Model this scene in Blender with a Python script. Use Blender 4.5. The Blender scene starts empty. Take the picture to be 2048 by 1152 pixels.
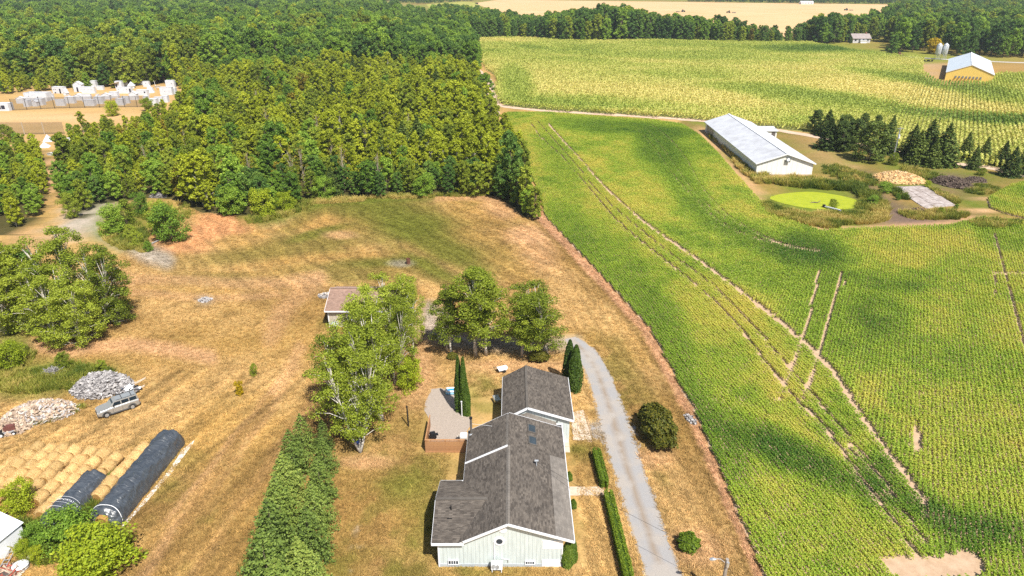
import bpy, bmesh, math, random
import numpy as np
from mathutils import Vector, Matrix, Quaternion
from mathutils.geometry import tessellate_polygon

scene = bpy.context.scene
# ------------------------------------------------------------------ camera
H, PITCH, F = 40.0, math.radians(24.5), 2048 * 24 / 36
cam_d = bpy.data.cameras.new('camera'); cam = bpy.data.objects.new('camera', cam_d)
scene.collection.objects.link(cam); scene.camera = cam
cam_d.lens = 24; cam_d.sensor_width = 36; cam_d.clip_end = 8000; cam_d.clip_start = 0.5
cam.location = (0, 0, H); cam.rotation_euler = (math.pi / 2 - PITCH, 0, 0)
# ------------------------------------------------------------------ sky, sun, exposure
SUN_EL = math.radians(54); SUN_AZ = (0.5, -0.866)
world = bpy.data.worlds.new('World'); scene.world = world; world.use_nodes = True
wn = world.node_tree; bg = wn.nodes['Background']
sky = wn.nodes.new('ShaderNodeTexSky'); sky.sky_type = 'NISHITA'; sky.sun_disc = False
sky.sun_elevation = SUN_EL; sky.sun_rotation = math.atan2(SUN_AZ[0], SUN_AZ[1])
sky.air_density = 1.0; sky.dust_density = 1.5
wn.links.new(sky.outputs[0], bg.inputs[0]); bg.inputs[1].default_value = 0.085
sun_d = bpy.data.lights.new('sun', 'SUN'); sun_d.energy = 5.0; sun_d.angle = math.radians(0.53); sun_d.color = (1, 0.955, 0.87)
sun = bpy.data.objects.new('sun', sun_d); scene.collection.objects.link(sun)
c_ = math.cos(SUN_EL)
sun.rotation_euler = Vector((-SUN_AZ[0] * c_, -SUN_AZ[1] * c_, -math.sin(SUN_EL))).to_track_quat('-Z', 'Y').to_euler()
scene.view_settings.view_transform = 'Standard'; scene.view_settings.look = 'None'
scene.view_settings.exposure = 0.55; scene.view_settings.gamma = 1
scene.cycles.use_denoising = False
scene.cycles.max_bounces = 6; scene.cycles.diffuse_bounces = 3; scene.cycles.transmission_bounces = 4
scene.cycles.transparent_max_bounces = 6; scene.cycles.volume_bounces = 0

# ------------------------------------------------------------------ helpers
COL = scene.collection
rng = np.random.default_rng(7); random.seed(7)
sP, cP = math.sin(PITCH), math.cos(PITCH)

def G(x, y, z=0.0):
    """photo pixel (2048 wide) -> ground position at height z"""
    u = (x - 1024) / F; v = (576 - y) / F
    t = (z - H) / (-sP + v * cP)
    return (u * t, (cP + v * sP) * t)
def GZ(x, y, z=0.0): return G(x, y, z) + (z,)
def proj(X, Y, Z=0.0):
    d = np.maximum(Y * cP - (Z - H) * sP, 1.0); up = Y * sP + (Z - H) * cP
    return 1024 + F * X / d, 576 - F * up / d
def height_at(py, Y):
    """height of a point above ground distance Y that shows at picture row py"""
    v = (576 - py) / F
    return H + (-sP + v * cP) * Y / (cP + v * sP)

def vnoise(x, y, seed=0):
    xi = np.floor(x).astype(np.int64); yi = np.floor(y).astype(np.int64); xf = x - xi; yf = y - yi
    def h(a, b):
        n = (a * 374761393 + b * 668265263 + seed * 974711) & 0x7fffffff
        n = (n ^ (n >> 13)) * 1274126177 & 0x7fffffff
        return ((n ^ (n >> 16)) & 0xffff) / 65535.0
    sx = xf * xf * (3 - 2 * xf); sy = yf * yf * (3 - 2 * yf)
    return (h(xi, yi) * (1 - sx) + h(xi + 1, yi) * sx) * (1 - sy) + (h(xi, yi + 1) * (1 - sx) + h(xi + 1, yi + 1) * sx) * sy
def fbm(x, y, scale, seed=0, octv=4):
    x = np.asarray(x, float) / scale; y = np.asarray(y, float) / scale
    s = 0; a = 0.5; tot = 0
    for i in range(octv):
        s = s + a * vnoise(x, y, seed + i); tot += a; a *= 0.5; x = x * 2.03 + 17.1; y = y * 2.03 + 5.7
    return s / tot
def sstep(a, b, x):
    t = np.clip((x - a) / (b - a), 0, 1); return t * t * (3 - 2 * t)
def ell(px, py, cx, cy, rx, ry, ang=0, soft=0.5, n=0):
    a = math.radians(ang); dx = px - cx; dy = py - cy
    d = np.sqrt(((dx * math.cos(a) + dy * math.sin(a)) / rx) ** 2 + ((-dx * math.sin(a) + dy * math.cos(a)) / ry) ** 2)
    return 1 - sstep(1 - soft, 1 + soft, d + n)
def dist_line(px, py, pts):
    d = np.full(np.shape(px), 1e9)
    for (ax, ay), (bx, by) in zip(pts[:-1], pts[1:]):
        vx, vy = bx - ax, by - ay; L = vx * vx + vy * vy + 1e-9
        t = np.clip(((px - ax) * vx + (py - ay) * vy) / L, 0, 1)
        d = np.minimum(d, np.hypot(px - ax - t * vx, py - ay - t * vy))
    return d
def stroke(px, py, pts, w, soft=0.6): return 1 - sstep(1 - soft, 1 + soft, dist_line(px, py, pts) / w)
def inpoly(x, y, poly):
    r = np.zeros(np.shape(x), bool); n = len(poly)
    for i in range(n):
        x1, y1 = poly[i]; x2, y2 = poly[(i + 1) % n]
        if y1 == y2: continue
        r ^= ((y1 > y) != (y2 > y)) & (x < (x2 - x1) * (y - y1) / (y2 - y1) + x1)
    return r
def spline(pts, n=8, closed=False):
    out = []; m = len(pts)
    P = lambda i: np.array(pts[i % m] if closed else pts[min(max(i, 0), m - 1)], float)
    for i in range(m if closed else m - 1):
        a, b, c, d = P(i - 1), P(i), P(i + 1), P(i + 2)
        for k in range(n):
            t = k / n
            out.append(tuple(0.5 * (2 * b + (c - a) * t + (2 * a - 5 * b + 4 * c - d) * t * t + (3 * b - a - 3 * c + d) * t ** 3)))
    if not closed: out.append(tuple(float(q) for q in pts[-1]))
    return out

# ---- materials
MATS = {}
def nd(nt, t, **kw):
    n = nt.nodes.new('ShaderNode' + t)
    for k, v in kw.items():
        if k[0] == '_': n.inputs[k[1:].replace('_', ' ')].default_value = v
        else: setattr(n, k, v)
    return n
def new_mat(name):
    m = bpy.data.materials.new(name); m.use_nodes = True; MATS[name] = m
    nt = m.node_tree; return m, nt, nt.nodes['Principled BSDF'], nt.links.new
def mixc(nt, fac, a, b, bt='MIX'):
    n = nt.nodes.new('ShaderNodeMix'); n.data_type = 'RGBA'; n.blend_type = bt
    for i, s in ((0, fac), (6, a), (7, b)):
        if hasattr(s, 'links'): nt.links.new(s, n.inputs[i])
        else: n.inputs[i].default_value = s if i == 0 else (*s, 1)
    return n.outputs[2]
def ramp(nt, src, *stops):
    n = nt.nodes.new('ShaderNodeValToRGB'); nt.links.new(src, n.inputs[0]); e = n.color_ramp.elements
    while len(e) < len(stops): e.new(0.5)
    for q, (p, c) in zip(e, stops): q.position = p; q.color = (*c, 1)
    return n.outputs[0]
def mat(name, col, rough=0.8, col2=None, scale=3.0, detail=4, bump=0.0, bscale=None, metal=0.0, coord='Object', spec=0.3, stretch=None):
    """plain surface with noise-driven wear between two tones and fine relief"""
    if name in MATS: return MATS[name]
    m, nt, b, L = new_mat(name)
    tc = nd(nt, 'TexCoord'); src = tc.outputs[coord]
    if stretch:
        mp = nd(nt, 'Mapping'); mp.inputs['Scale'].default_value = stretch; L(src, mp.inputs[0]); src = mp.outputs[0]
    n = nd(nt, 'TexNoise', _Scale=scale, _Detail=detail, _Roughness=0.65); L(src, n.inputs['Vector'])
    c2 = col2 or tuple(x * 0.72 for x in col)
    L(ramp(nt, n.outputs[0], (0.35, c2), (0.65, col)), b.inputs['Base Color'])
    b.inputs['Roughness'].default_value = rough; b.inputs['Metallic'].default_value = metal
    b.inputs['Specular IOR Level'].default_value = spec
    if bump:
        n2 = nd(nt, 'TexNoise', _Scale=bscale or scale * 4, _Detail=3.0); L(src, n2.inputs['Vector'])
        bp = nd(nt, 'Bump', _Strength=bump, _Distance=0.03); L(n2.outputs[0], bp.inputs['Height']); L(bp.outputs[0], b.inputs['Normal'])
    return m
def leaf_mat(name, dark, mid, light, attr=None, trans=0.3, hue_rand=True):
    """foliage: tone varies leaf by leaf and plant by plant, or follows the plant's own 'tint'"""
    m, nt, b, L = new_mat(name)
    if not attr: mid, light = ((c[0] * 1.12, c[1] * 1.16, c[2] * .85) for c in (mid, light))
    geo = nd(nt, 'NewGeometry'); isl = geo.outputs['Random Per Island']
    if attr:
        at = nd(nt, 'Attribute', attribute_type='INSTANCER', attribute_name=attr)
        ad = nd(nt, 'Math', operation='MULTIPLY_ADD'); L(isl, ad.inputs[0]); ad.inputs[1].default_value = 0.40
        L(at.outputs['Fac'], ad.inputs[2])
        sb = nd(nt, 'Math', operation='SUBTRACT'); L(ad.outputs[0], sb.inputs[0]); sb.inputs[1].default_value = 0.20
        col = ramp(nt, sb.outputs[0], (0.0, light), (0.5, mid), (1.0, dark))
    else:
        oi = nd(nt, 'ObjectInfo')
        ad = nd(nt, 'Math', operation='MULTIPLY_ADD'); L(isl, ad.inputs[0]); ad.inputs[1].default_value = 0.5
        m2 = nd(nt, 'Math', operation='MULTIPLY'); L(oi.outputs['Random'], m2.inputs[0]); m2.inputs[1].default_value = 0.5
        L(m2.outputs[0], ad.inputs[2])
        col = ramp(nt, ad.outputs[0], (0.05, dark), (0.5, mid), (0.95, light))
    L(col, b.inputs['Base Color']); b.inputs['Roughness'].default_value = 0.6; b.inputs['Specular IOR Level'].default_value = 0.25
    tr = nd(nt, 'BsdfTranslucent'); L(mixc(nt, 1.0, col, (1.0, 1.0, 0.55), 'MULTIPLY'), tr.inputs[0])
    mx = nd(nt, 'MixShader'); mx.inputs[0].default_value = trans
    L(b.outputs[0], mx.inputs[1]); L(tr.outputs[0], mx.inputs[2]); L(mx.outputs[0], nt.nodes['Material Output'].inputs[0])
    return m

# ---- mesh building
class MB:
    def __init__(s): s.v = []; s.f = []; s.m = []; s.uv = {}
    def add(s, vs, fs, mi=0, M=None):
        o = len(s.v)
        s.v += [tuple(M @ Vector(p)) if M is not None else tuple(p) for p in vs]
        s.f += [tuple(i + o for i in f) for f in fs]; s.m += [mi] * len(fs); return s
    def quad(s, a, b, c, d, mi=0, uv=None):
        if uv: s.uv[len(s.f)] = uv
        return s.add([a, b, c, d], [(0, 1, 2, 3)], mi)
    def tri(s, a, b, c, mi=0): return s.add([a, b, c], [(0, 1, 2)], mi)
    def box(s, x0, x1, y0, y1, z0, z1, mi=0, M=None):
        return s.add([(x0, y0, z0), (x1, y0, z0), (x1, y1, z0), (x0, y1, z0), (x0, y0, z1), (x1, y0, z1), (x1, y1, z1), (x0, y1, z1)],
                     [(3, 2, 1, 0), (4, 5, 6, 7), (0, 1, 5, 4), (1, 2, 6, 5), (2, 3, 7, 6), (3, 0, 4, 7)], mi, M)
    def bar(s, a, b, w, h=None, mi=0):
        """square bar from a to b"""
        a = Vector(a); b = Vector(b); d = b - a; L = d.length
        M = Matrix.Translation(a) @ d.to_track_quat('Y', 'Z').to_matrix().to_4x4(); h = h or w
        return s.box(-w / 2, w / 2, 0, L, -h / 2, h / 2, mi, M)
    def tube(s, pts, rad, n=6, mi=0, cap=True):
        pts = [Vector(p) for p in pts]; o = len(s.v); k = len(pts)
        if not hasattr(rad, '__len__'): rad = [rad] * k
        for i, p in enumerate(pts):
            d = (pts[min(i + 1, k - 1)] - pts[max(i - 1, 0)]).normalized()
            q = d.to_track_quat('Z', 'X')
            for j in range(n):
                a = 2 * math.pi * j / n
                s.v.append(tuple(p + q @ Vector((math.cos(a) * rad[i], math.sin(a) * rad[i], 0))))
        for i in range(k - 1):
            for j in range(n):
                s.f.append((o + i * n + j, o + i * n + (j + 1) % n, o + (i + 1) * n + (j + 1) % n, o + (i + 1) * n + j)); s.m.append(mi)
        if cap:
            s.f.append(tuple(o + j for j in reversed(range(n)))); s.m.append(mi)
            s.f.append(tuple(o + (k - 1) * n + j for j in range(n))); s.m.append(mi)
        return s
    def prism(s, poly, z0, z1, mi=0, M=None):
        n = len(poly); vs = [(x, y, z0) for x, y in poly] + [(x, y, z1) for x, y in poly]
        fs = [(i, (i + 1) % n, n + (i + 1) % n, n + i) for i in range(n)]
        fs += [tuple(reversed(range(n))), tuple(range(n, 2 * n))]
        return s.add(vs, fs, mi, M)
    def extrude_y(s, prof, y0, y1, mi=0, M=None):
        """profile of (x, z) points swept along y"""
        n = len(prof); vs = [(x, y0, z) for x, z in prof] + [(x, y1, z) for x, z in prof]
        fs = [(i, (i + 1) % n, n + (i + 1) % n, n + i) for i in range(n)] + [tuple(range(n)), tuple(reversed(range(n, 2 * n)))]
        return s.add(vs, fs, mi, M)
    def mesh(s, name, mats, smooth=False, bevel=0):
        me = bpy.data.meshes.new(name); me.from_pydata(s.v, [], s.f)
        for m in mats: me.materials.append(m)
        me.polygons.foreach_set('material_index', s.m)
        if s.uv:
            ul = me.uv_layers.new(name='UVMap')
            for fi, uv in s.uv.items():
                for li, c in zip(me.polygons[fi].loop_indices, uv): ul.data[li].uv = c
        bm = bmesh.new(); bm.from_mesh(me)
        if bevel:
            bmesh.ops.remove_doubles(bm, verts=bm.verts, dist=1e-5)
            bmesh.ops.bevel(bm, geom=bm.edges[:], offset=bevel, segments=2, profile=0.6, affect='EDGES', clamp_overlap=True)
        bmesh.ops.recalc_face_normals(bm, faces=bm.faces); bm.to_mesh(me); bm.free()
        if smooth: me.polygons.foreach_set('use_smooth', [True] * len(me.polygons))
        return me
    def build(s, name, mats, parent=None, smooth=False, bevel=0, loc=None):
        if not isinstance(mats, (list, tuple)): mats = [mats]
        return link(name, s.mesh(name, mats, smooth, bevel), parent, loc)
def link(name, me, parent=None, loc=None):
    o = bpy.data.objects.new(name, me); COL.objects.link(o)
    if parent is not None: o.parent = parent
    if loc: o.location = loc
    return o
def tag(o, label=None, cat=None, group=None, kind=None):
    if label: o['label'] = label
    if cat: o['category'] = cat
    if group: o['group'] = group
    if kind: o['kind'] = kind
    return o
def thing(name, label, cat, loc, rz=0, group=None):
    o = bpy.data.objects.new(name, None); COL.objects.link(o); o.location = loc if len(loc) == 3 else (*loc, 0)
    o.rotation_euler = (0, 0, rz); o.empty_display_size = 0.3
    return tag(o, label, cat, group)
def fastmesh(name, V, Q, mats, mi=None):
    """numpy verts + quads"""
    me = bpy.data.meshes.new(name); me.vertices.add(len(V)); me.vertices.foreach_set('co', np.ascontiguousarray(V, np.float32).ravel())
    n = len(Q); k = Q.shape[1]; me.loops.add(n * k); me.loops.foreach_set('vertex_index', np.ascontiguousarray(Q, np.int32).ravel())
    me.polygons.add(n); me.polygons.foreach_set('loop_start', np.arange(0, n * k, k, dtype=np.int32))
    for m in mats: me.materials.append(m)
    if mi is not None: me.polygons.foreach_set('material_index', np.ascontiguousarray(mi, np.int32))
    me.update(calc_edges=True); me.validate(); return me
def sheet(name, poly, z, m, step=0.6, jit=0.15, kind='structure', parent=None):
    """flat ground piece with an uneven edge; poly in metres"""
    out = []; n = len(poly)
    for i in range(n):
        a = np.array(poly[i][:2], float); b = np.array(poly[(i + 1) % n][:2], float); L = np.hypot(*(b - a)); k = max(1, int(L / step))
        for j in range(k):
            p = a + (b - a) * j / k; out.append(p + rng.normal(0, jit, 2) if jit else p)
    vs = [Vector((p[0], p[1], z)) for p in out]; tris = tessellate_polygon([vs])
    me = bpy.data.meshes.new(name); me.from_pydata([tuple(v) for v in vs], [], [tuple(t) for t in tris]); me.materials.append(m)
    bm = bmesh.new(); bm.from_mesh(me)
    for f in bm.faces:
        f.normal_update()
        if f.normal.z < 0: f.normal_flip()
    bm.to_mesh(me); bm.free()
    o = link(name, me, parent)
    if kind: tag(o, kind=kind)
    return o
def strip(name, pts, widths, z, m, jit=0.12, across=6, kind='structure'):
    """road along pts (metres) with UV: u across, v metres along"""
    pts = [np.array(p[:2], float) for p in pts]; k = len(pts)
    if not hasattr(widths, '__len__'): widths = [widths] * k
    mb = MB(); rows = []; run = 0; vv = []
    for i, p in enumerate(pts):
        d = pts[min(i + 1, k - 1)] - pts[max(i - 1, 0)]; d /= np.hypot(*d) + 1e-9; nrm = np.array((d[1], -d[0]))
        if i: run += np.hypot(*(p - pts[i - 1]))
        vv.append(run); r = []
        for j in range(across + 1):
            e = rng.normal(0, jit) if j in (0, across) else 0
            q = p + nrm * ((j / across - 0.5) * widths[i] + e); r.append((q[0], q[1], z))
        rows.append(r)
    for i in range(k - 1):
        for j in range(across):
            mb.quad(rows[i][j], rows[i][j + 1], rows[i + 1][j + 1], rows[i + 1][j], 0, [(j / across, vv[i]), ((j + 1) / across, vv[i]), ((j + 1) / across, vv[i + 1]), (j / across, vv[i + 1])])
    return tag(mb.build(name, m), kind=kind)

# ---- scattering of plants nobody could count
TEMPL = bpy.data.collections.new('plant_templates')           # never linked to the scene: only a source of meshes
def templ_coll(name, meshes):
    c = bpy.data.collections.new(name)
    for i, me in enumerate(meshes): c.objects.link(bpy.data.objects.new('%s_%02d' % (name, i), me))
    return c
def scatter(name, coll, nvar, X, Y, Z, rot, scl, tint=None, colr=None, idx=None):
    n = len(X); me = bpy.data.meshes.new(name); me.vertices.add(n)
    me.vertices.foreach_set('co', np.stack([X, Y, np.broadcast_to(Z, X.shape)], 1).astype(np.float32).ravel())
    def attr(nm, ty, arr, key='value'):
        a = me.attributes.new(nm, ty, 'POINT'); a.data.foreach_set(key, np.ascontiguousarray(arr).ravel())
    attr('rot', 'FLOAT', np.asarray(rot, np.float32)); attr('scl', 'FLOAT', np.asarray(scl, np.float32))
    attr('idx', 'INT', (rng.integers(0, nvar, n) if idx is None else idx).astype(np.int32))
    if tint is not None: attr('tint', 'FLOAT', np.asarray(tint, np.float32))
    if colr is not None: attr('col', 'FLOAT_VECTOR', np.asarray(colr, np.float32), 'vector')
    o = link(name, me); md = o.modifiers.new('plants', 'NODES')
    ng = bpy.data.node_groups.new(name, 'GeometryNodeTree'); md.node_group = ng
    ng.interface.new_socket('Geometry', in_out='INPUT', socket_type='NodeSocketGeometry')
    ng.interface.new_socket('Geometry', in_out='OUTPUT', socket_type='NodeSocketGeometry')
    N = lambda t: ng.nodes.new(t); L = ng.links.new
    gi, go = N('NodeGroupInput'), N('NodeGroupOutput'); ip = N('GeometryNodeInstanceOnPoints'); ci = N('GeometryNodeCollectionInfo')
    ci.inputs['Collection'].default_value = coll; ci.inputs['Separate Children'].default_value = True; ci.inputs['Reset Children'].default_value = True
    def na(nm, ty):
        q = N('GeometryNodeInputNamedAttribute'); q.data_type = ty; q.inputs['Name'].default_value = nm; return q.outputs['Attribute']
    cx = N('ShaderNodeCombineXYZ'); L(na('rot', 'FLOAT'), cx.inputs[2])
    L(gi.outputs[0], ip.inputs['Points']); L(ci.outputs[0], ip.inputs['Instance']); ip.inputs['Pick Instance'].default_value = True
    L(na('idx', 'INT'), ip.inputs['Instance Index']); L(cx.outputs[0], ip.inputs['Rotation']); L(na('scl', 'FLOAT'), ip.inputs['Scale'])
    L(ip.outputs[0], go.inputs[0]); return o

# ================================================================== GROUND
SOY_PX = [(1089,432),(1181,528),(1300,658),(1349,750),(1391,827),(1436,931),(1499,1078),(1525,1152),(1575,1290),(2600,1290),(2600,500),(2048,446),(1965,436),(1900,452),(1780,456),(1640,463),(1580,443),(1535,418),(1503,385),(1470,348),(1440,312),(1400,272),(1365,250),(1310,241),(1200,234),(1100,226),(1015,226),(1000,243),(1035,290),(1062,350),(1082,400)]
CORN_PX = [(1000,206),(1015,214),(1100,222),(1200,228),(1300,234),(1405,241),(1440,246),(1560,258),(1640,268),(1700,290),(1800,308),(1950,330),(2048,352),(2600,470),(2600,180),(2048,152),(1992,152),(1980,171),(1880,171),(1843,150),(1848,120),(1800,117),(1760,110),(1700,104),(1620,88),(1500,87),(1400,85),(1290,82),(1200,85),(1130,84),(1060,79),(1010,78),(955,79),(962,110),(972,140),(990,150),(996,170),(990,188)]
SOY2 = [G(*p) for p in ((1974,402),(1990,388),(2020,372),(2060,362),(2300,372),(2300,470),(2060,440),(2010,428),(1980,416))]; SOY = [G(*p) for p in SOY_PX]; CORN = [G(*p) for p in CORN_PX]
MAIN_TRAM = spline([(1098,250),(1128,285),(1165,325),(1200,365),(1235,400),(1300,455),(1400,525),(1500,600),(1600,680),(1660,740),(1718,828),(1760,888),(1800,940),(1850,1010)], 4)
BARE_PX = [(1768,1118),(1830,1112),(1880,1122),(1925,1108),(1965,1120),(1972,1160),(1800,1175)]
EDGE = [(1089,432),(1181,528),(1300,658),(1349,750),(1391,827),(1436,931),(1499,1078),(1525,1152),(1575,1290)]
# forest outlines, in pixels of the ground they stand on
FOREST_MAIN_PX = [(160,438),(205,408),(300,396),(340,398),(400,425),(480,432),(545,432),(610,405),(700,397),(860,394),(990,392),(1020,412),(1050,435),(1076,428),(1058,380),(1036,320),(1012,280),(988,246),(966,215),(958,180),(952,130),(944,100),(936,84),(860,75),(850,40),(600,-8),(200,-8),(-400,-8),(-900,40),(-700,160),(-120,196),(60,186),(240,176),(352,170),(372,200),(360,232),(300,245),(262,268),(134,262),(142,300),(128,330),(130,400)]
FOREST_LEFT_PX = [(-60,300),(60,300),(86,322),(92,380),(82,425),(40,470),(-80,470),(-300,420)]

def ground_color(X, Y, full=True):
    px, py = proj(X, Y)
    n1 = fbm(X, Y, 9, 1); n2 = fbm(X, Y, 2.2, 11); n3 = fbm(X, Y, 30, 21); w = (n1 - 0.5) * 0.9
    C = np.empty(X.shape + (3,))
    straw = np.array((0.53, 0.345, 0.145)); straw2 = np.array((0.43, 0.27, 0.090)); brown = np.array((0.31, 0.19, 0.065))
    green = np.array((0.120, 0.128, 0.020)); olive = np.array((0.235, 0.185, 0.048)); dirt = np.array((0.60, 0.365, 0.20))
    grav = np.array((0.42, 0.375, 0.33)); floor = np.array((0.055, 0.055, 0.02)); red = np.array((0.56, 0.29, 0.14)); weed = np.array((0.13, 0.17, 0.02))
    def lay(c, m):
        m = np.clip(m, 0, 1)[..., None]; C[:] = C * (1 - m) + c * m
    t = sstep(0.35, 0.65, n1 * 0.6 + n3 * 0.4); C[:] = straw * (1 - t[..., None]) + straw2 * t[..., None]
    lay(olive, 0.5 * sstep(0.50, 0.66, fbm(X, Y, 5, 31)) * sstep(0.42, 0.6, n3))
    lay(brown, 0.7 * sstep(0.52, 0.70, fbm(X, Y, 14, 41))); lay(brown * .8, .45 * sstep(.60, .72, fbm(X, Y, 1.6, 43)))
    e = lambda *a, soft=0.6: ell(px, py, *a, soft=soft, n=w)
    s = lambda pts, wd, soft=0.8: stroke(px + (n2 - .5) * 14, py + (n1 - .5) * 14, pts, wd, soft)
    # green areas of the clearing and the lawns
    for a in ((770,425,150,34,8), (860,470,170,40,22), (640,420,90,14,-30), (560,500,190,20,-8), (700,545,150,22,0), (850,540,90,16,25), (430,560,130,16,0)): lay(olive, 0.85 * e(*a))
    for a in ((800,440,110,26,10), (880,490,110,26,28), (860,535,70,13,28), (760,525,80,12,0), (640,465,60,9,-15)): lay(green * 1.25, 0.8 * e(*a))
    for a in ((800,1010,120,150,0), (840,1110,160,60,0), (560,1130,60,40,0), (440,1010,40,120,25), (965,765,48,45,0), (1170,905,40,22,0), (1225,760,30,90,-20), (1300,880,18,80,-20)): lay(olive, 0.75 * e(*a) * sstep(.40, .58, fbm(X, Y, 2.6, 91)))
    for a in ((845,1030,45,110,0), (800,960,60,40,0), (700,1130,90,36,0), (950,770,30,26,0), (975,815,40,12,0), (330,1000,26,60,40), (900,1145,120,10,0), (1150,900,26,10,0), (500,1140,20,40,10), (660,650,26,14,0)): lay(green * 1.3, 0.55 * e(*a) * sstep(0.30, 0.55, n2 * .6 + n1 * .4))
    # wear, tracks and bare earth
    for pts, wd, k in (([(235,560),(330,562),(450,570),(560,568),(640,555)], 11, 0.6), ([(270,585),(420,600),(560,590)], 7, 0.45), ([(640,560),(600,590),(560,630),(540,680)], 18, 0.5),
                       ([(600,700),(560,780),(500,870),(420,970),(350,1060),(290,1150)], 13, 0.5), ([(560,760),(500,840),(400,960),(330,1040)], 6, 0.5), ([(640,780),(560,900),(470,1020),(390,1150)], 10, 0.35),
                       ([(-40,672),(60,692),(140,704),(260,690),(420,716)], 13, 0.85), ([(110,320),(112,380),(118,430),(110,480)], 13, 0.9), ([(103,330),(108,440)], 9, 0.5)):
        lay(dirt * 0.92, k * s(pts, wd))
    for pts, wd, k in (([(540,800),(470,900),(380,1030),(320,1150)], 12, 0.75), ([(620,800),(540,930),(450,1080)], 16, 0.55), ([(500,960),(430,1060),(400,1150)], 12, 0.6)): lay(brown, k * s(pts, wd))
    for a in ((1000,415,42,22,30), (1075,500,60,38,30), (1060,470,40,18,0), (930,396,70,7,0), (560,440,40,12,-20), (680,470,30,8,0), (905,665,60,34,0), (840,640,24,26,0), (830,740,40,60,0), (1060,735,110,14,0), (1400,1100,60,36,0), (730,925,50,14,0), (1300,915,50,20,0)): lay(dirt, 0.6 * e(*a))
    for a in ((455,448,62,23,4), (330,485,90,20,5), (400,468,60,16,0)): lay(red * 1.05, 0.85 * e(*a, soft=.35))
    lay(grav, 0.85 * np.maximum(e(175,425,72,34,-28), s([(100,470),(170,440),(215,470),(290,505),(330,520)], 17)))
    lay(straw2, 0.8 * s([(112,400),(105,470),(80,520)], 16)); lay(dirt, 0.45 * e(60,475,40,30,0))
    lay(grav * 0.95, 0.6 * e(800,528,26,8,0)); lay(grav, 0.5 * e(870,640,40,40,0)); lay(grav, 0.65 * s([(1150,690),(1100,690),(1000,690),(900,680),(860,660),(860,620)], 14)); lay(grav * .8, 0.5 * e(410,600,18,12,0))
    lay(grav * 1.05, 0.6 * s([(1230,860),(1190,860)], 16))
    # verge between lawn and bean field: bare ridge with a dark dry rut beside it
    lay(brown * 0.8, 0.75 * stroke(px + 26 + (n2 - .5) * 10, py, EDGE, 6, 0.8)); lay(dirt * np.array((.86, .8, .85)), 0.92 * stroke(px + 10 + (n2 - .5) * 12, py, EDGE, 9, 0.5))
    lay(brown, 0.5 * s([(1330,840),(1400,980),(1470,1140)], 14)); lay(olive, 0.5 * s([(1230,690),(1290,790),(1340,880)], 18))
    for a in ((716,1066,6,13,10), (714,1094,15,4,0), (706,1140,8,5,0)): lay(grav * 1.5, .6 * e(*a) * sstep(.4, .55, n2))
    # mowing lines on the clearing
    d = (X * 0.80 + Y * 0.60 + (n1 - .5) * 5); st = np.sin(d * 2 * math.pi / 1.5) * 0.5 + np.sin(d * 2 * math.pi / 3.7 + n3 * 9) * 0.5
    lawn = ((py > 385) & (py < 640)) * ell(px, py, 760, 500, 480, 110, 0, 0.4)
    C *= (1 + 0.24 * st * lawn)[..., None]
    d2 = X * 0.944 - Y * 0.33 + (n1 - .5) * 2
    C *= (1 + 0.26 * (np.sin(d2 * 2 * math.pi / 1.7) * .4 + np.sin(d2 * 2 * math.pi / 4.6) * .4 + (vnoise(d2 * 3, Y * .08, 5) - .5) * 1.2) * ((px < 640) & (py > 740)))[..., None]
    d3 = X * 0.985 + Y * 0.17 + (n1 - .5) * 1.2
    C *= (1 + 0.12 * np.sin(d3 * 2 * math.pi / 1.4) * ((px > 1150) & (py > 440)))[..., None]
    # weedy strip at left
    for a in ((60,760,110,34,0), (150,745,90,26,0), (20,700,40,60,0)): lay(weed * 1.2, 0.75 * e(*a))
    for a in ((40,720,70,16,0), (110,770,60,12,0)): lay(olive, 0.6 * e(*a))
    # island of shrubs, forest edge, forest floor
    lay(weed, 0.85 * np.maximum(e(240,455,50,46,0), e(300,440,60,46,0) * .7))
    lay(weed * 1.1, 0.8 * e(570,425,70,20,-18)); lay(weed, 0.7 * stroke(px, py, [(480,432),(620,402),(860,394)], 9, 0.7))
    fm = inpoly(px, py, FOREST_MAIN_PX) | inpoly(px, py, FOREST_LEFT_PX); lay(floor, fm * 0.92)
    # paintball yard: packed sandy ground
    yard = (px < 380) & (py > 150) & (py < 300) & ~inpoly(px, py, FOREST_LEFT_PX)
    lay(straw * 0.95, 0.9 * yard); lay(dirt * 1.1, 0.7 * yard * np.clip(ell(px, py, 60, 236, 220, 9, 0, 0.8, w) + .4 * ell(px, py, 240, 190, 120, 12, 0, .8, w), 0, 1))
    # barn yard on the right
    by = (px > 1360) & (py < 470) & (py > 236) & ~inpoly(px, py, CORN_PX)
    lay(olive * 0.85, 0.9 * by); lay(straw2, by * 0.5 * sstep(.54, .70, n1)); lay(weed * 1.1, by * .8 * sstep(.48, .62, fbm(X, Y, 6, 57))); lay(brown, by * .6 * sstep(.5, .68, fbm(X, Y, 4, 55))); lay(green * 1.3, 0.7 * by * e(1690,355,70,26,20))
    lay(dirt * .9, by * .35 * e(1640,300,60,30,20)); lay(weed * 1.1, by * .9 * e(1640,412,118,48,6)); lay(olive * .8, by * .5 * e(1570,300,60,50,40)); lay(dirt, by * 0.75 * s([(1400,262),(1440,310),(1480,355),(1520,400)], 8))
    lay(red * .9, .6 * by * e(1590,355,60,7,0))
    dk = np.array((0.155, 0.105, 0.085))
    lay(dk, by * 0.95 * s([(1712,360),(1745,395),(1790,425),(1830,443)], 21, .5)); lay(dk * 1.2, by * .8 * e(1850,440,120,14,0)); lay(dk, by * .8 * e(1905,368,40,18,20))
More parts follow.
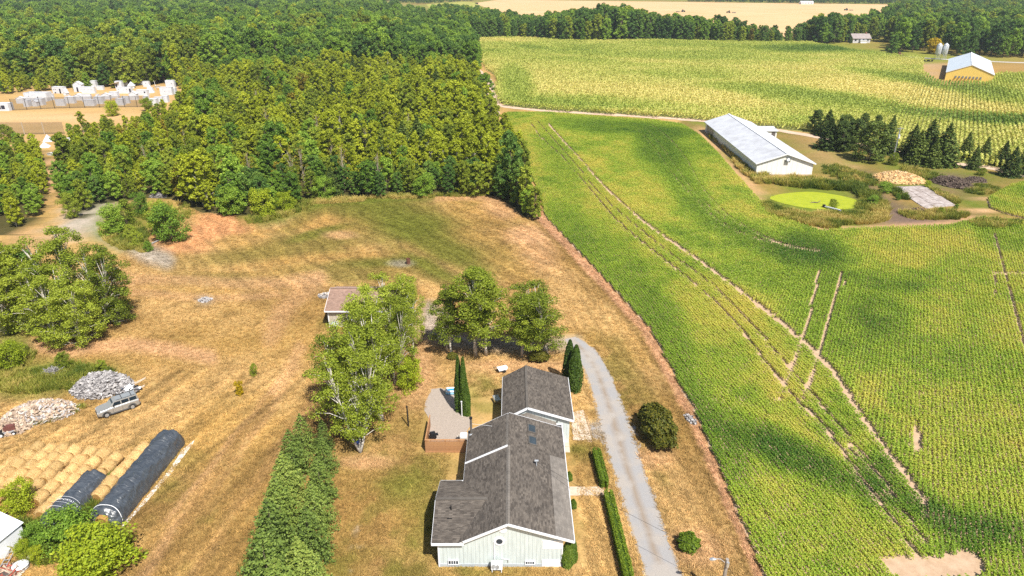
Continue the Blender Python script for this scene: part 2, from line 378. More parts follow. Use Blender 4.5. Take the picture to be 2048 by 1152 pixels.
    lay(weed * .8, by * .6 * e(1960,385,40,40,0)); lay(dirt * .9, by * .9 * s([(1790,458),(1880,450),(1950,435),(1975,418),(1990,400)], 9)); lay(dirt * .9, by * .7 * s([(1515,412),(1580,448),(1640,460),(1780,455)], 5, .5))
    lay(dirt * .9, by * .6 * e(1690,340,10,10))
    # behind the corn
    far = (py < 82) | ((px > 1640) & (py < 128)); lay(olive * 1.1, 0.9 * far); lay(weed * 1.4, .7 * far * sstep(.4, .6, n3))
    lay(straw2 * .8, 0.7 * ((px > 1840) & (py > 124) & (py < 172)))
    lay(dirt * .8 * np.array((.9, 1, 1.1)), 0.8 * ell(px, py, 1860, 138, 30, 16, 0, .3))
    v = (0.82 + 0.36 * n2)[..., None]
    return np.clip(C * v * 0.95, 0.01, 0.9)

m_ground, nt, b, L = new_mat('dry_grass_ground')
at = nd(nt, 'Attribute', attribute_name='base'); tc = nd(nt, 'TexCoord')
n1 = nd(nt, 'TexNoise', _Scale=5.0, _Detail=6.0, _Roughness=0.75); L(tc.outputs['Object'], n1.inputs['Vector'])
n2 = nd(nt, 'TexNoise', _Scale=1.3, _Detail=4.0); L(tc.outputs['Object'], n2.inputs['Vector'])
c = mixc(nt, 1.0, at.outputs['Color'], ramp(nt, n1.outputs[0], (0.3, (0.62, 0.60, 0.52)), (0.52, (1, 1, 1)), (0.72, (1.3, 1.26, 1.25))), 'MULTIPLY')
c = mixc(nt, 1.0, c, ramp(nt, n2.outputs[0], (0.3, (0.82, 0.86, 0.8)), (0.7, (1.14, 1.1, 1.1))), 'MULTIPLY')
L(c, b.inputs['Base Color']); b.inputs['Roughness'].default_value = 0.95; b.inputs['Specular IOR Level'].default_value = 0.1
bp = nd(nt, 'Bump', _Strength=0.6, _Distance=0.06); L(n1.outputs[0], bp.inputs['Height']); L(bp.outputs[0], b.inputs['Normal'])

def axis(a, b, st, lo, hi, gr=1.12):
    m = list(np.arange(a, b + st / 2, st)); s_ = st
    while m[-1] < hi: s_ *= gr; m.append(m[-1] + s_)
    s_ = st
    while m[0] > lo: s_ *= gr; m.insert(0, m[0] - s_)
    return np.array(m)
gx = axis(-62, 36, 0.4, -3500, 3500); gy = axis(32, 132, 0.4, -400, 4000, 1.05)
XX, YY = np.meshgrid(gx, gy); nx, ny = len(gx), len(gy)
i0 = (np.arange(ny - 1)[:, None] * nx + np.arange(nx - 1)[None]).ravel()
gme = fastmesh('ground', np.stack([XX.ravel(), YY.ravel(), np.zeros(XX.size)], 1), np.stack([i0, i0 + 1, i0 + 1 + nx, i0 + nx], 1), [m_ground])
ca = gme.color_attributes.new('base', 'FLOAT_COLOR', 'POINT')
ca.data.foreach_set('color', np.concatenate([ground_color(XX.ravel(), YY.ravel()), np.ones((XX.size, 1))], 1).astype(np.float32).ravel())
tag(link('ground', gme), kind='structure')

# ---- fields and roads (sheets)
m_soil = mat('field_soil', (0.52, 0.37, 0.25), 0.95, (0.40, 0.27, 0.17), 1.2, 6, 0.6, 12)
m_cornsoil = mat('corn_soil', (0.30, 0.30, 0.09), 0.95, (0.22, 0.22, 0.06), 0.2, 6, 0.5, 8)
m_stub = mat('stubble', (0.64, 0.43, 0.225), 0.95, (0.55, 0.34, 0.15), 0.012, 5, 0.3, 2, stretch=(1, 6, 1))
m_road = mat('dirt_road', (0.60, 0.44, 0.33), 0.95, (0.50, 0.36, 0.26), 0.4, 6, 0.4, 6)
sheet('bean_field', SOY, 0.03, m_soil, 1.2, 0.12)
sheet('bean_field', SOY2, 0.03, m_soil, 1.2, 0.12)
sheet('corn_field', CORN, 0.03, m_cornsoil, 3, 0.25)
sheet('stubble_field', [G(*p) for p in ((948,6),(985,20),(1010,34),(1075,44),(1180,60),(1290,72),(1640,74),(1740,58),(1765,30),(1800,14),(1780,9),(1600,7),(1375,4),(1200,2),(1000,-1))], 0.05, m_stub, 20, 1.0)
sheet('stubble_field', [G(*p) for p in ((1000,-8),(1380,-1),(1420,-4),(1420,-14),(1000,-14))], 0.05, m_stub, 40, 1.0)
sheet('meadow', [G(*p) for p in ((852,8),(870,30),(950,19),(958,6),(930,3))], 0.05, mat('meadow_grass', (0.38, 0.36, 0.07), 0.95, (0.28, 0.27, 0.05), 0.05, 5), 10, 1.0)
strip('farm_road', spline([G(*p) for p in ((972,196),(1000,211),(1060,219),(1150,225),(1250,231),(1340,237),(1410,242),(1500,252),(1600,268),(1680,282),(1800,306),(1900,326),(1990,338),(2120,366))], 6), 3.6, 0.045, m_road, 0.25)
strip('farm_road', spline([G(*p) for p in ((984,206),(988,196),(984,182),(976,168),(966,155),(950,140))], 6), 5.0, 0.042, m_road, 0.3)
strip('farm_track', spline([G(*p) for p in ((984,214),(990,226),(984,240),(972,250))], 5), 2.6, 0.04, m_road, 0.3)
strip('country_road', spline([G(*p) for p in ((1780,111),(1860,117),(1960,122),(2060,126),(2300,132))], 4), 5.0, 0.045, mat('pale_asphalt', (0.48, 0.44, 0.40), 0.9, (0.42, 0.38, 0.34), 0.3, 4), 0.2)

# gravel drive with worn wheel tracks
m_drive, nt, b, L = new_mat('gravel_drive')
uv = nd(nt, 'UVMap'); sx = nd(nt, 'SeparateXYZ'); L(uv.outputs[0], sx.inputs[0]); tc = nd(nt, 'TexCoord')
n1 = nd(nt, 'TexNoise', _Scale=14.0, _Detail=6.0, _Roughness=0.8); L(tc.outputs['Object'], n1.inputs['Vector'])
n2 = nd(nt, 'TexNoise', _Scale=0.5, _Detail=5.0); L(tc.outputs['Object'], n2.inputs['Vector'])
ad = nd(nt, 'Math', operation='MULTIPLY_ADD'); L(n2.outputs[0], ad.inputs[0]); ad.inputs[1].default_value = 0.16; L(sx.outputs[0], ad.inputs[2])
g1, g2, g3 = (0.315, 0.305, 0.30), (0.27, 0.215, 0.165), (0.33, 0.245, 0.15)
rt = ramp(nt, ad.outputs[0], (0.02, g3), (0.17, g1), (0.40, g1), (0.58, g2), (0.76, g1), (0.98, g1), (1.0, g3))
c = mixc(nt, ramp(nt, n2.outputs[0], (0.45, (0, 0, 0)), (0.62, (1, 1, 1))), rt, (0.36, 0.325, 0.29))
c = mixc(nt, 1.0, c, ramp(nt, n1.outputs[0], (0.3, (0.74, 0.74, 0.76)), (0.7, (1.18, 1.17, 1.15))), 'MULTIPLY')
L(c, b.inputs['Base Color']); b.inputs['Roughness'].default_value = 0.95
bp = nd(nt, 'Bump', _Strength=0.5, _Distance=0.04); L(n1.outputs[0], bp.inputs['Height']); L(bp.outputs[0], b.inputs['Normal'])
dp = spline([G(*p) for p in ((1140,676),(1166,700),(1190,735),(1208,780),(1224,830),(1238,875),(1250,920),(1268,975),(1288,1035),(1306,1090),(1326,1152),(1350,1235))], 9)
strip('driveway', dp, [1.6 + 1.3 * min(1, i / 12) + 0.9 * math.exp(-((i - 44) / 9) ** 2) for i in range(len(dp))], 0.008, m_drive, 0.10, 12)
strip('driveway_spur', spline([G(*p) for p in ((1183,862),(1200,862),(1232,866))], 6), 2.6, 0.004, m_drive, 0.12, 6)

# ================================================================== CROPS
def blades(n, size, spread, zr, up=0.5, asp=0.55, seed=0, zc=None):
    r = np.random.default_rng(seed); C = np.stack([r.uniform(-spread[0], spread[0], n), r.uniform(-spread[1], spread[1], n), r.uniform(*zr, n)], 1)
    return leafquads(C, size, r, up, asp)
def leafquads(C, size, r, up=0.4, asp=0.6, out=None):
    n = len(C); N = r.normal(0, 1, (n, 3)); N[:, 2] += up * 2
    if out is not None: N += out
    N /= np.linalg.norm(N, axis=1, keepdims=True) + 1e-9
    T = np.cross(N, r.normal(0, 1, (n, 3))); T /= np.linalg.norm(T, axis=1, keepdims=True) + 1e-9; B = np.cross(N, T)
    s = (size * r.uniform(0.65, 1.3, n))[:, None]; T *= s; B *= s * asp
    V = np.stack([C - T, C + B - T * .1, C + T, C - B - T * .1], 1).reshape(-1, 3)
    return V, np.arange(4 * n).reshape(-1, 4)
m_soy = leaf_mat('bean_leaf', (0.060, 0.150, 0.016), (0.310, 0.435, 0.038), (0.66, 0.55, 0.11), 'tint', 0.30)
m_corn = leaf_mat('corn_leaf', (0.085, 0.18, 0.025), (0.43, 0.49, 0.085), (0.84, 0.68, 0.26), 'tint', 0.22)
soy_me = []
for k in range(5):
    r = np.random.default_rng(50 + k); n = 60
    C = np.stack([r.uniform(-.28, .28, n), r.normal(0, .095, n), .16 + .34 * r.uniform(0, 1, n) ** .6], 1); C[:, 2] -= C[:, 1] ** 2 * 5
    soy_me.append(fastmesh('bean_row', *leafquads(C, .064, r, 1.0, .85), [m_soy]))
soy_c = templ_coll('bean_rows', soy_me)
def rows(poly, d, spacing, seg, jitter=0.06):
    d = np.array(d) / np.hypot(*d); nrm = np.array((d[1], -d[0])); P = np.array(poly)
    a = P @ d; c = P @ nrm
    A, B = np.meshgrid(np.arange(a.min(), a.max(), seg), np.arange(c.min(), c.max(), spacing))
    A = A.ravel() + rng.uniform(-jitter, jitter, A.size); B = B.ravel() + rng.normal(0, jitter * .3, B.size)
    X = A * d[0] + B * nrm[0]; Y = A * d[1] + B * nrm[1]; k = inpoly(X, Y, poly)
    px, py = proj(X, Y); k &= (px > -60) & (px < 2110) & (py < 1215) & (py > -20)
    return X[k], Y[k], math.atan2(d[1], d[0])
TRAMS = [(MAIN_TRAM, 5.0), (spline([(1062,250),(1090,285),(1130,320),(1180,380),(1230,440),(1300,500),(1400,580),(1480,660),(1540,740),(1600,810),(1650,860),(1720,960),(1780,1040),(1830,1110)], 3), 2.6),
         (spline([(1075,245),(1110,285),(1150,330),(1200,390),(1260,445),(1340,510),(1420,570),(1500,650),(1570,730),(1630,800),(1690,870),(1760,960),(1850,1090)], 3), 2.2),
         ([(1638,545),(1622,620),(1600,690),(1575,760),(1558,805)], 3.0), ([(1682,545),(1664,620),(1645,690),(1622,755),(1604,800)], 3.4), ([(1690,550),(1688,580)], 1.5),
         (spline([(1300,250),(1340,280),(1375,325),(1400,370),(1432,410),(1480,450),(1560,488),(1640,505)], 3), 2.2), (spline([(1270,255),(1310,300),(1345,350),(1390,400),(1440,445),(1500,475),(1600,500)], 3), 1.9), (spline([(1290,255),(1330,305),(1368,360),(1405,405),(1455,440)], 3), 1.8),
         ([(1988,470),(2004,530),(2020,590),(2040,660),(2052,700)], 3.2), ([(1985,549),(2060,549)], 2.6), ([(1838,780),(1836,850),(1838,905)], 2.2), ([(1988,550),(1990,590)], 2)]
def tram_mask(px, py):
    m = np.zeros(px.shape)
    for pts, wd in TRAMS: m = np.maximum(m, stroke(px, py, [(float(a), float(b)) for a, b in pts], wd * np.clip((py - 150) / 450, .45, 1.4), 0.25))
    for a in ((1830,880,9,30,0), (1808,948,7,26,-32), (1745,862,5,22,-32), (1702,905,4,20,-32)): m = np.maximum(m, ell(px, py, *a, soft=.2))
    return m
def soy_tint(X, Y):
    px, py = proj(X, Y, .4); n = fbm(X, Y, 16, 3); n2 = fbm(X, Y, 4, 5); n3 = fbm(X, Y, 45, 9)
    n4 = fbm(X, Y, 1.3, 33); t = 0.40 + 0.5 * (n - .5) + 0.35 * (n2 - .5) + 0.6 * (n3 - .5) + .2 * (n4 - .5)
    w = (n - .5) * 1.3 + (n2 - .5) * .9
    def to(v, m):
        nonlocal t; t = t * (1 - m) + v * m
    for a, v, k in (((1260,420,60,110,-40), .16, .6), ((1420,600,150,45,38), .16, .55), ((1520,660,130,50,42), .10, .55), ((1450,700,170,70,45), .20, .5), ((1100,245,60,14,0), .18, .5), ((1290,330,40,90,-30), .22, .5),
                    ((1850,500,220,40,0), .20, .7), ((1960,600,140,80,0), .26, .4), ((1600,760,90,60,45), .14, .5), ((1800,720,200,120,0), .40, .4),
                    ((1250,255,120,14,5), .95, .75), ((1320,300,50,44,40), .92, .8), ((1375,380,26,80,-38), .8, .7), ((1480,465,110,24,22), .85, .8), ((1620,500,80,34,10), 1.0, .9), ((1560,560,150,18,8), .75, .6), ((1720,560,110,20,10), .7, .5),
                    ((1700,650,120,70,25), .62, .5), ((1760,640,60,44,20), .85, .75), ((1640,640,50,50,0), .7, .5), ((1900,440,90,14,0), .75, .6), ((2010,470,50,26,20), .85, .6), ((1930,530,60,18,10), .6, .5),
                    ((1120,330,26,60,-30), .66, .6), ((1150,470,30,70,-38), .80, .7), ((1260,560,40,110,-36), .72, .6), ((1350,700,44,120,-32), .82, .75), ((1420,860,46,120,-26), .92, .85),
                    ((1480,850,110,30,32), .95, .85), ((1570,905,130,34,30), 1.0, .95), ((1650,940,90,30,32), .95, .85), ((1760,960,60,70,-35), 1.0, .9), ((1850,1010,130,44,32), 1.0, .95), ((1980,1060,120,50,10), .98, .85), ((1930,1100,80,26,0), .9, .7), ((1660,860,30,16,20), .85, .7),
                    ((1540,1080,60,120,-28), .50, .6), ((1620,1000,80,50,30), .48, .5), ((1900,960,160,60,0), .42, .5), ((1960,800,160,200,0), .38, .5), ((2000,1130,60,30,0), .5, .6), ((1700,1080,60,60,-30), .42, .5), ((1740,800,36,60,-20), .16, .6), ((1890,985,60,20,40), .22, .6), ((1450,790,90,46,40), .30, .5)):
        to(v, k * ell(px, py, *a, soft=.55, n=w))
    tr = np.zeros(px.shape)
    return np.clip(t + (n2 - .5) * .22 + (n4 - .5) * .2, 0, 1)
left_px = [tuple(q) for q in MAIN_TRAM] + [(1870,1290),(900,1290),(900,225),(1015,226)]
for nm, dirn, inside, lab in (('bean_rows', (-0.135, 1.0), True, 'a'), ('bean_rows', (0.482, 0.876), False, 'b')):
    X, Y, ang = rows(SOY, dirn, 0.37, 0.46)
    px, py = proj(X, Y); k = inpoly(px, py, left_px) == inside
    k &= rng.uniform(0, 1, X.shape) > tram_mask(px, py) * .97
    k &= ~inpoly(px + (fbm(X, Y, 1.5, 77) - .5) * 40, py + (fbm(X, Y, 1.5, 78) - .5) * 26, BARE_PX)
    X, Y = X[k], Y[k]
    if not inside: x2, y2, _ = rows(SOY2, dirn, 0.36, 0.46); X = np.concatenate([X, x2]); Y = np.concatenate([Y, y2])
    n = len(X)
    o = scatter(nm, soy_c, 5, X, Y, 0.03, ang + math.pi * rng.integers(0, 2, n), rng.uniform(.85, 1.2, n), soy_tint(X, Y))
    tag(o, 'bean rows running along the lawn side of the pale wheel track' if inside else 'bean rows running away toward the pond and the barn', 'bean crop', kind='stuff')
# corn
corn_me = []
for k in range(5):
    r = np.random.default_rng(90 + k); n = 70
    C = np.stack([r.uniform(-1.55, 1.55, n), r.normal(0, .14, n), .5 + 1.5 * r.uniform(0, 1, n) ** .7], 1)
    V, Q = leafquads(C, .30, r, 0.5, .42); corn_me.append(fastmesh('corn_row', V, Q, [m_corn]))
corn_c = templ_coll('corn_rows', corn_me)
def corn_tint(X, Y):
    px, py = proj(X, Y, 1.5); n = fbm(X * .6 + Y * .3, Y, 30, 13); n2 = fbm(X, Y, 8, 15); n3 = fbm(X * .45, Y, 70, 19)
    t = 0.40 + .55 * (n - .5) + .2 * (n2 - .5) + .5 * (n3 - .5); w = (n - .5) * 1.3
    for a, v, k in (((1250,165,240,22,0), .22, .6), ((1120,140,110,20,0), .26, .5), ((1350,190,200,16,5), .16, .6), ((1780,178,190,15,8), .08, .85), ((1900,205,120,16,6), .12, .8), ((1560,160,110,12,5), .18, .6), ((1680,140,120,12,5), .18, .5), ((1230,225,140,7,3), .25, .6),
                    ((1650,97,110,7,0), .98, .9), ((1560,95,60,5,0), .85, .7), ((1065,95,36,4,5), .8, .7), ((1030,165,26,34,-20), .72, .7), ((1120,205,110,8,4), .72, .7), ((1220,212,90,5,2), .7, .6), ((1300,113,200,4,2), .62, .6), ((1150,120,80,5,3), .6, .6),
                    ((1850,160,130,8,8), .80, .75), ((1960,180,110,12,10), .78, .7), ((1600,195,120,14,10), .72, .7), ((1720,205,120,10,8), .78, .7), ((1900,232,140,9,4), .92, .85), ((2020,240,60,9,0), .9, .8), ((1480,175,80,8,5), .65, .6), ((1780,245,170,22,10), .42, .6), ((1900,275,170,22,10), .34, .6), ((1590,240,40,8,0), .7, .6), ((2000,160,60,10,0), .5, .5)):
        t = t * (1 - k * (m := ell(px, py, *a, soft=.55, n=w))) + v * k * m
    return np.clip(t, 0, 1)
X, Y, ang = rows(CORN, (0.521, 0.853), 1.05, 3.0, .15); n = len(X)
tag(scatter('corn_rows', corn_c, 5, X, Y, 0.03, ang + math.pi * rng.integers(0, 2, n), rng.uniform(.9, 1.12, n), corn_tint(X, Y)), 'tall yellowing corn rows filling the field beyond the dirt road', 'corn crop', kind='stuff')
# grass tufts: lawn stubble takes the colour of the turf it grows from
m_tuft, nt, b, L = new_mat('turf_blades')
at = nd(nt, 'Attribute', attribute_type='INSTANCER', attribute_name='col'); geo = nd(nt, 'NewGeometry')
c = mixc(nt, 1.0, at.outputs['Color'], ramp(nt, geo.outputs['Random Per Island'], (0, (0.6, 0.62, 0.55)), (1, (1.35, 1.3, 1.25))), 'MULTIPLY')
L(c, b.inputs['Base Color']); b.inputs['Roughness'].default_value = 0.9; b.inputs['Specular IOR Level'].default_value = 0.1
def tuft_mesh(name, n, rad, h, wid, m, seed, lean=.5):
    r = np.random.default_rng(seed); a = r.uniform(0, 6.28, n); d = rad * np.sqrt(r.uniform(0, 1, n)); B = np.stack([d * np.cos(a), d * np.sin(a), np.zeros(n)], 1)
    a2 = r.uniform(0, 6.28, n); hh = h * r.uniform(.5, 1.2, n); W = np.stack([np.cos(a2), np.sin(a2), 0 * a2], 1) * (wid * r.uniform(.6, 1.4, n))[:, None]
    tip = B + np.stack([r.normal(0, lean, n) * hh, r.normal(0, lean, n) * hh, hh], 1)
    return fastmesh(name, np.stack([B - W, B + W, tip + W * .25, tip - W * .25], 1).reshape(-1, 3), np.arange(4 * n).reshape(-1, 4), [m])
tuft_c = templ_coll('turf_tufts', [tuft_mesh('turf_tuft', 14, .20, .12, .022, m_tuft, 200 + k, 1.0) for k in range(4)])
N = 170000; X = rng.uniform(-62, 22, N); Y = 34 + (150 - 34) * rng.uniform(0, 1, N) ** 1.5
px, py = proj(X, Y); k = (px > -20) & (px < 2060) & (py < 1190) & (py > 392) & ~inpoly(px, py, SOY_PX) & ~inpoly(px, py, FOREST_MAIN_PX) & ~inpoly(px, py, FOREST_LEFT_PX)
k &= dist_line(X, Y, dp) > 1.35
for (x0, x1, y0, y1) in ((-5.7, 5.7, 37.5, 60.2), (-8.9, -4, 51, 62), (-23.2, -15, 75.8, 84)): k &= ~((X > x0) & (X < x1) & (Y > y0) & (Y < y1))
X, Y = X[k], Y[k]; n = len(X)
tag(scatter('grass', tuft_c, 4, X, Y, 0.0, rng.uniform(0, 6.28, n), rng.uniform(.7, 1.3, n), colr=ground_color(X, Y) * rng.uniform(.8, 1.2, (n, 1))), 'dry mown grass covering the lawns and the clearing', 'grass', kind='stuff')
# rank weeds along banks and wood edges
m_weed = leaf_mat('weed_blade', (0.08, 0.13, 0.015), (0.28, 0.29, 0.04), (0.58, 0.44, 0.14), 'tint', 0.25)
weed_c = templ_coll('weed_tufts', [tuft_mesh('weed_tuft', 46, .42, .75, .05, m_weed, 300 + k, .45) for k in range(4)])
def weeds(lists, name, label):
    Xs, Ys, Ss, Ts = [], [], [], []
    for cx, cy, rx, ry, ang, n, sc, ti in lists:
        r = np.sqrt(rng.uniform(0, 1, n)); a = rng.uniform(0, 6.28, n); ux = rx * r * np.cos(a); uy = ry * r * np.sin(a); A = math.radians(ang)
        q = np.array([G(cx + ux[i] * math.cos(A) - uy[i] * math.sin(A), cy + ux[i] * math.sin(A) + uy[i] * math.cos(A)) for i in range(n)])
        Xs.append(q[:, 0]); Ys.append(q[:, 1]); Ss.append(sc * rng.uniform(.6, 1.35, n)); Ts.append(np.clip(ti + (fbm(q[:, 0], q[:, 1], 2.5, 8) - .5) * 1.6 + rng.normal(0, .08, n), 0, 1))
    X, Y, S, T = map(np.concatenate, (Xs, Ys, Ss, Ts))
    return tag(scatter(name, weed_c, 4, X, Y, 0.0, rng.uniform(0, 6.28, len(X)), S, T), label, 'weeds', kind='stuff')

# ================================================================== TREES
m_white = mat('birch_bark', (0.72, 0.68, 0.60), 0.8, (0.42, 0.38, 0.32), 6, 4, 0.3)
m_bark = mat('grey_bark', (0.22, 0.18, 0.13), 0.9, (0.12, 0.095, 0.07), 5, 4, 0.4)
m_dead = mat('dead_wood', (0.48, 0.40, 0.31), 0.9, (0.30, 0.25, 0.19), 5, 4, 0.3)
LM = dict(birch=leaf_mat('birch_leaf', (0.085, 0.125, 0.014), (0.225, 0.270, 0.030), (0.38, 0.42, 0.065)),
          young=leaf_mat('young_leaf', (0.125, 0.155, 0.010), (0.300, 0.335, 0.020), (0.46, 0.47, 0.05)),
          maple=leaf_mat('maple_leaf', (0.055, 0.120, 0.018), (0.170, 0.275, 0.036), (0.32, 0.42, 0.065)),
          dark=leaf_mat('dark_leaf', (0.034, 0.085, 0.022), (0.100, 0.185, 0.040), (0.20, 0.28, 0.06)),
          lime=leaf_mat('lime_leaf', (0.12, 0.18, 0.012), (0.27, 0.33, 0.022), (0.42, 0.44, 0.04)),
          gold=leaf_mat('gold_leaf', (0.30, 0.22, 0.010), (0.52, 0.36, 0.015), (0.70, 0.50, 0.03)),
          rust=leaf_mat('rust_leaf', (0.12, 0.10, 0.012), (0.24, 0.19, 0.02), (0.40, 0.29, 0.04)),
          spruce=leaf_mat('spruce_needle', (0.058, 0.095, 0.020), (0.140, 0.195, 0.045), (0.26, 0.30, 0.08), trans=.12),
          deep=leaf_mat('deep_spruce_needle', (0.026, 0.050, 0.012), (0.070, 0.105, 0.022), (0.15, 0.185, 0.04), trans=.1),
          cedar=leaf_mat('cedar_scale', (0.018, 0.045, 0.006), (0.055, 0.095, 0.010), (0.120, 0.160, 0.018), trans=.12),
          hedge=leaf_mat('hedge_leaf', (0.030, 0.060, 0.006), (0.085, 0.135, 0.010), (0.175, 0.225, 0.020), trans=.12),
          box=leaf_mat('round_shrub_leaf', (0.022, 0.034, 0.005), (0.075, 0.080, 0.010), (0.165, 0.130, 0.018), trans=.12))
def trunk_mb(h, r0, seed, bend=.02, lean=(0, 0), base=None):
    r = np.random.default_rng(seed); k = 8; pts = []; off = np.zeros(2)
    for i in range(k):
        off = off + r.normal(0, bend * h / k * 1.5, 2) + np.array(lean) * h / k; pts.append((off[0], off[1], h * i / (k - 1)))
    pts[0] = (0, 0, -0.05 * h / 10); return pts, [r0 * (1.25 if i == 0 else 1) * (1 - .85 * i / (k - 1)) for i in range(k)]
def along(pts, t):
    t = min(max(t, 0), .999) * (len(pts) - 1); i = int(t); f = t - i; return tuple(a + (b - a) * f for a, b in zip(pts[i], pts[i + 1]))
def broadleaf(seed, h, cw, base, nclump, leaves, leaf, lm, bark, top=.7, clump=.30, stems=1, r0=None, upb=.35, inner=.35, asp=.7, loose=1.08):
    """a tapered trunk with limbs reaching into separate clumps of leaves"""
    r = np.random.default_rng(seed); mb = MB(); stemsp = []
    for s_ in range(stems):
        ln = (0, 0) if stems == 1 else (r.uniform(-.22, .22), r.uniform(-.22, .22))
        pts, rad = trunk_mb(h * (.93 if s_ == 0 else r.uniform(.7, .9)), r0 or h * .013, seed + s_ * 31, lean=ln); mb.tube(pts, rad, 6); stemsp.append(pts)
    Cs, Ns = [], []
    for k in range(nclump):
        t = (k + .5) / nclump; t = t ** .9; zf = base + (1 - base) * t
        prof = math.sqrt(max(.02, 1 - ((t - top * .6) / (1.06 - top * .6 if t > top * .6 else .75)) ** 2))
        a = k * 2.39996 + r.uniform(-.5, .5); rr = cw * prof * r.uniform(inner, .95)
        st = stemsp[k % stems]; ax = along(st, zf * .98)
        c = np.array((ax[0] + rr * math.cos(a), ax[1] + rr * math.sin(a), h * zf * .97)); cr = cw * clump * r.uniform(.75, 1.3) * (.7 + .3 * prof)
        mb.tube([along(st, zf * .80 - .02), ((ax[0] + c[0]) / 2, (ax[1] + c[1]) / 2, c[2] - cr * .5), tuple(c)], [h * .0045, h * .003, h * .001], 4, cap=False)
        n = int(leaves / nclump * r.uniform(.7, 1.3)); D = r.normal(0, 1, (n, 3)); D /= np.linalg.norm(D, axis=1, keepdims=True)
        D[:, 2] = np.where(D[:, 2] < -.3, D[:, 2] * .6, D[:, 2])
        Cs.append(c + D * (cr * r.uniform(.25, loose, n) ** .7)[:, None] * np.array((1, 1, .82))); Ns.append(D)
    C = np.concatenate(Cs); V, Q = leafquads(C, leaf, r, upb, asp, np.concatenate(Ns) * 1.1)
    return mb.mesh('trunk', [bark], True), fastmesh('crown', V, Q, [lm])
def conifer(seed, h, w, lm, bark, layers=22, per=9, twig=16, leaf=.16, droop=.25, base=.06, sharp=False):
    r = np.random.default_rng(seed); mb = MB(); pts, rad = trunk_mb(h, h * .014, seed, .004); mb.tube(pts, rad, 6); Cs, Ns = [], []
    for i in range(layers):
        f = i / (layers - 1); z = h * (base + (1 - base) * f); R = w * ((1 - f) ** .8 if sharp else (1 - f ** 1.25) ** .9) * r.uniform(.85, 1.12) + .04 * w
        for j in range(max(4, int(per * (1 - f * .5)))):
            a = j * 6.283 / max(4, int(per * (1 - f * .5))) + i * 1.1 + r.uniform(-.25, .25); L_ = R * r.uniform(.78, 1.12); n = max(5, int(twig * (1 - f * .55)))
            t = r.uniform(.18, 1, n) ** .8; side = r.normal(0, .13, n) * L_ * (1.2 - t * .6)
            x = L_ * t; dz = -droop * L_ * t ** 1.5 + .10 * L_ * t ** 4 + r.normal(0, .035, n) * L_
            Cs.append(np.stack([x * math.cos(a) - side * math.sin(a), x * math.sin(a) + side * math.cos(a), z + dz], 1))
            Ns.append(np.tile((math.cos(a) * .4, math.sin(a) * .4, 1.0), (n, 1)))
    C = np.concatenate(Cs); C[:, 2] = np.maximum(C[:, 2], .05); V, Q = leafquads(C, leaf, r, .3, .45, np.concatenate(Ns) * 1.2)
    return mb.mesh('trunk', [bark], True), fastmesh('crown', V, Q, [lm])
def column_shrub(seed, h, w, lm, n=6500, leaf=.085, taper=.5, lobes=0):
    """closely clipped or columnar evergreen: small sprays over the whole skin"""
    r = np.random.default_rng(seed); t = r.uniform(0, 1, n) ** .8; a = r.uniform(0, 6.283, n)
    prof = np.clip((1 - t) ** taper * (1 + .25 * np.sin(t * 3)), .03, 1); bump = 1 + .10 * np.sin(a * 3 + t * 9 + seed) + .07 * np.sin(a * 7 - t * 23)
    R = w * prof * bump * r.uniform(.8, 1.03, n); D = np.stack([np.cos(a), np.sin(a), np.full(n, .5)], 1)
    C = np.stack([R * np.cos(a), R * np.sin(a), .04 + h * t], 1); V, Q = leafquads(C, leaf, r, .2, .5, D * 1.3)
    mb = MB(); mb.tube([(0, 0, -.03), (0, 0, h * .5), (0, 0, h * .93)], [w * .66, w * .60, .02], 9)
    return mb.mesh('core', [lm], True), fastmesh('crown', V, Q, [lm])
def dome_shrub(seed, rx, ry, h, lm, n=5000, leaf=.12, flat=.0, core=.80, pw=.5):
    r = np.random.default_rng(seed); D = r.normal(0, 1, (n, 3)); D[:, 2] = np.abs(D[:, 2]) * .9 - .25; D /= np.linalg.norm(D, axis=1, keepdims=True)
    b_ = 1 + .08 * np.sin(D[:, 0] * 7 + seed) + .08 * np.sin(D[:, 1] * 8 + D[:, 2] * 6 + seed * 2) + .05 * np.sin(D[:, 0] * 19 + D[:, 1] * 15)
    s_ = (b_ * r.uniform(.78, 1.04, n))[:, None]; S = np.array((rx, ry, h * .56)); C = D * s_ * S + np.array((0, 0, h * .46)); C[:, 2] = np.maximum(C[:, 2], .03)
    V, Q = leafquads(C, leaf, r, .25, .7, D * 1.2)
    bm = bmesh.new(); bmesh.ops.create_icosphere(bm, subdivisions=2, radius=1)
    for v in bm.verts: v.co = Vector((v.co.x * rx * core, v.co.y * ry * core, max(v.co.z * h * .56 * core + h * .46, -.02)))
    me = bpy.data.meshes.new('core'); bm.to_mesh(me); bm.free(); me.materials.append(lm)
    return me, fastmesh('crown', V, Q, [lm])
LIB = {}
def lib(k, fn): LIB[k] = [fn(i) for i in range(4)]
lib('birch', lambda i: broadleaf(400 + i, 12, 2.3 + .2 * i, .28, 70, 15000, .085, LM['birch'], m_white, .62, .25, 1, .17, .2, .10, .75, 1.35))
lib('multi', lambda i: broadleaf(420 + i, 12, 2.7, .20, 84, 18000, .085, LM['birch'], m_white, .62, .25, 3, .14, .2, .10, .75, 1.35))
lib('bushy', lambda i: broadleaf(430 + i, 12, 3.2, .06, 90, 19000, .095, LM['birch'], m_white, .55, .24, 3, .13, .25, .15, .75, 1.25))
lib('young', lambda i: broadleaf(440 + i, 9, 1.75 + .15 * i, .10, 40, 4800, .165, LM['young'], m_white, .55, .28, 1, .08, .25, .15))
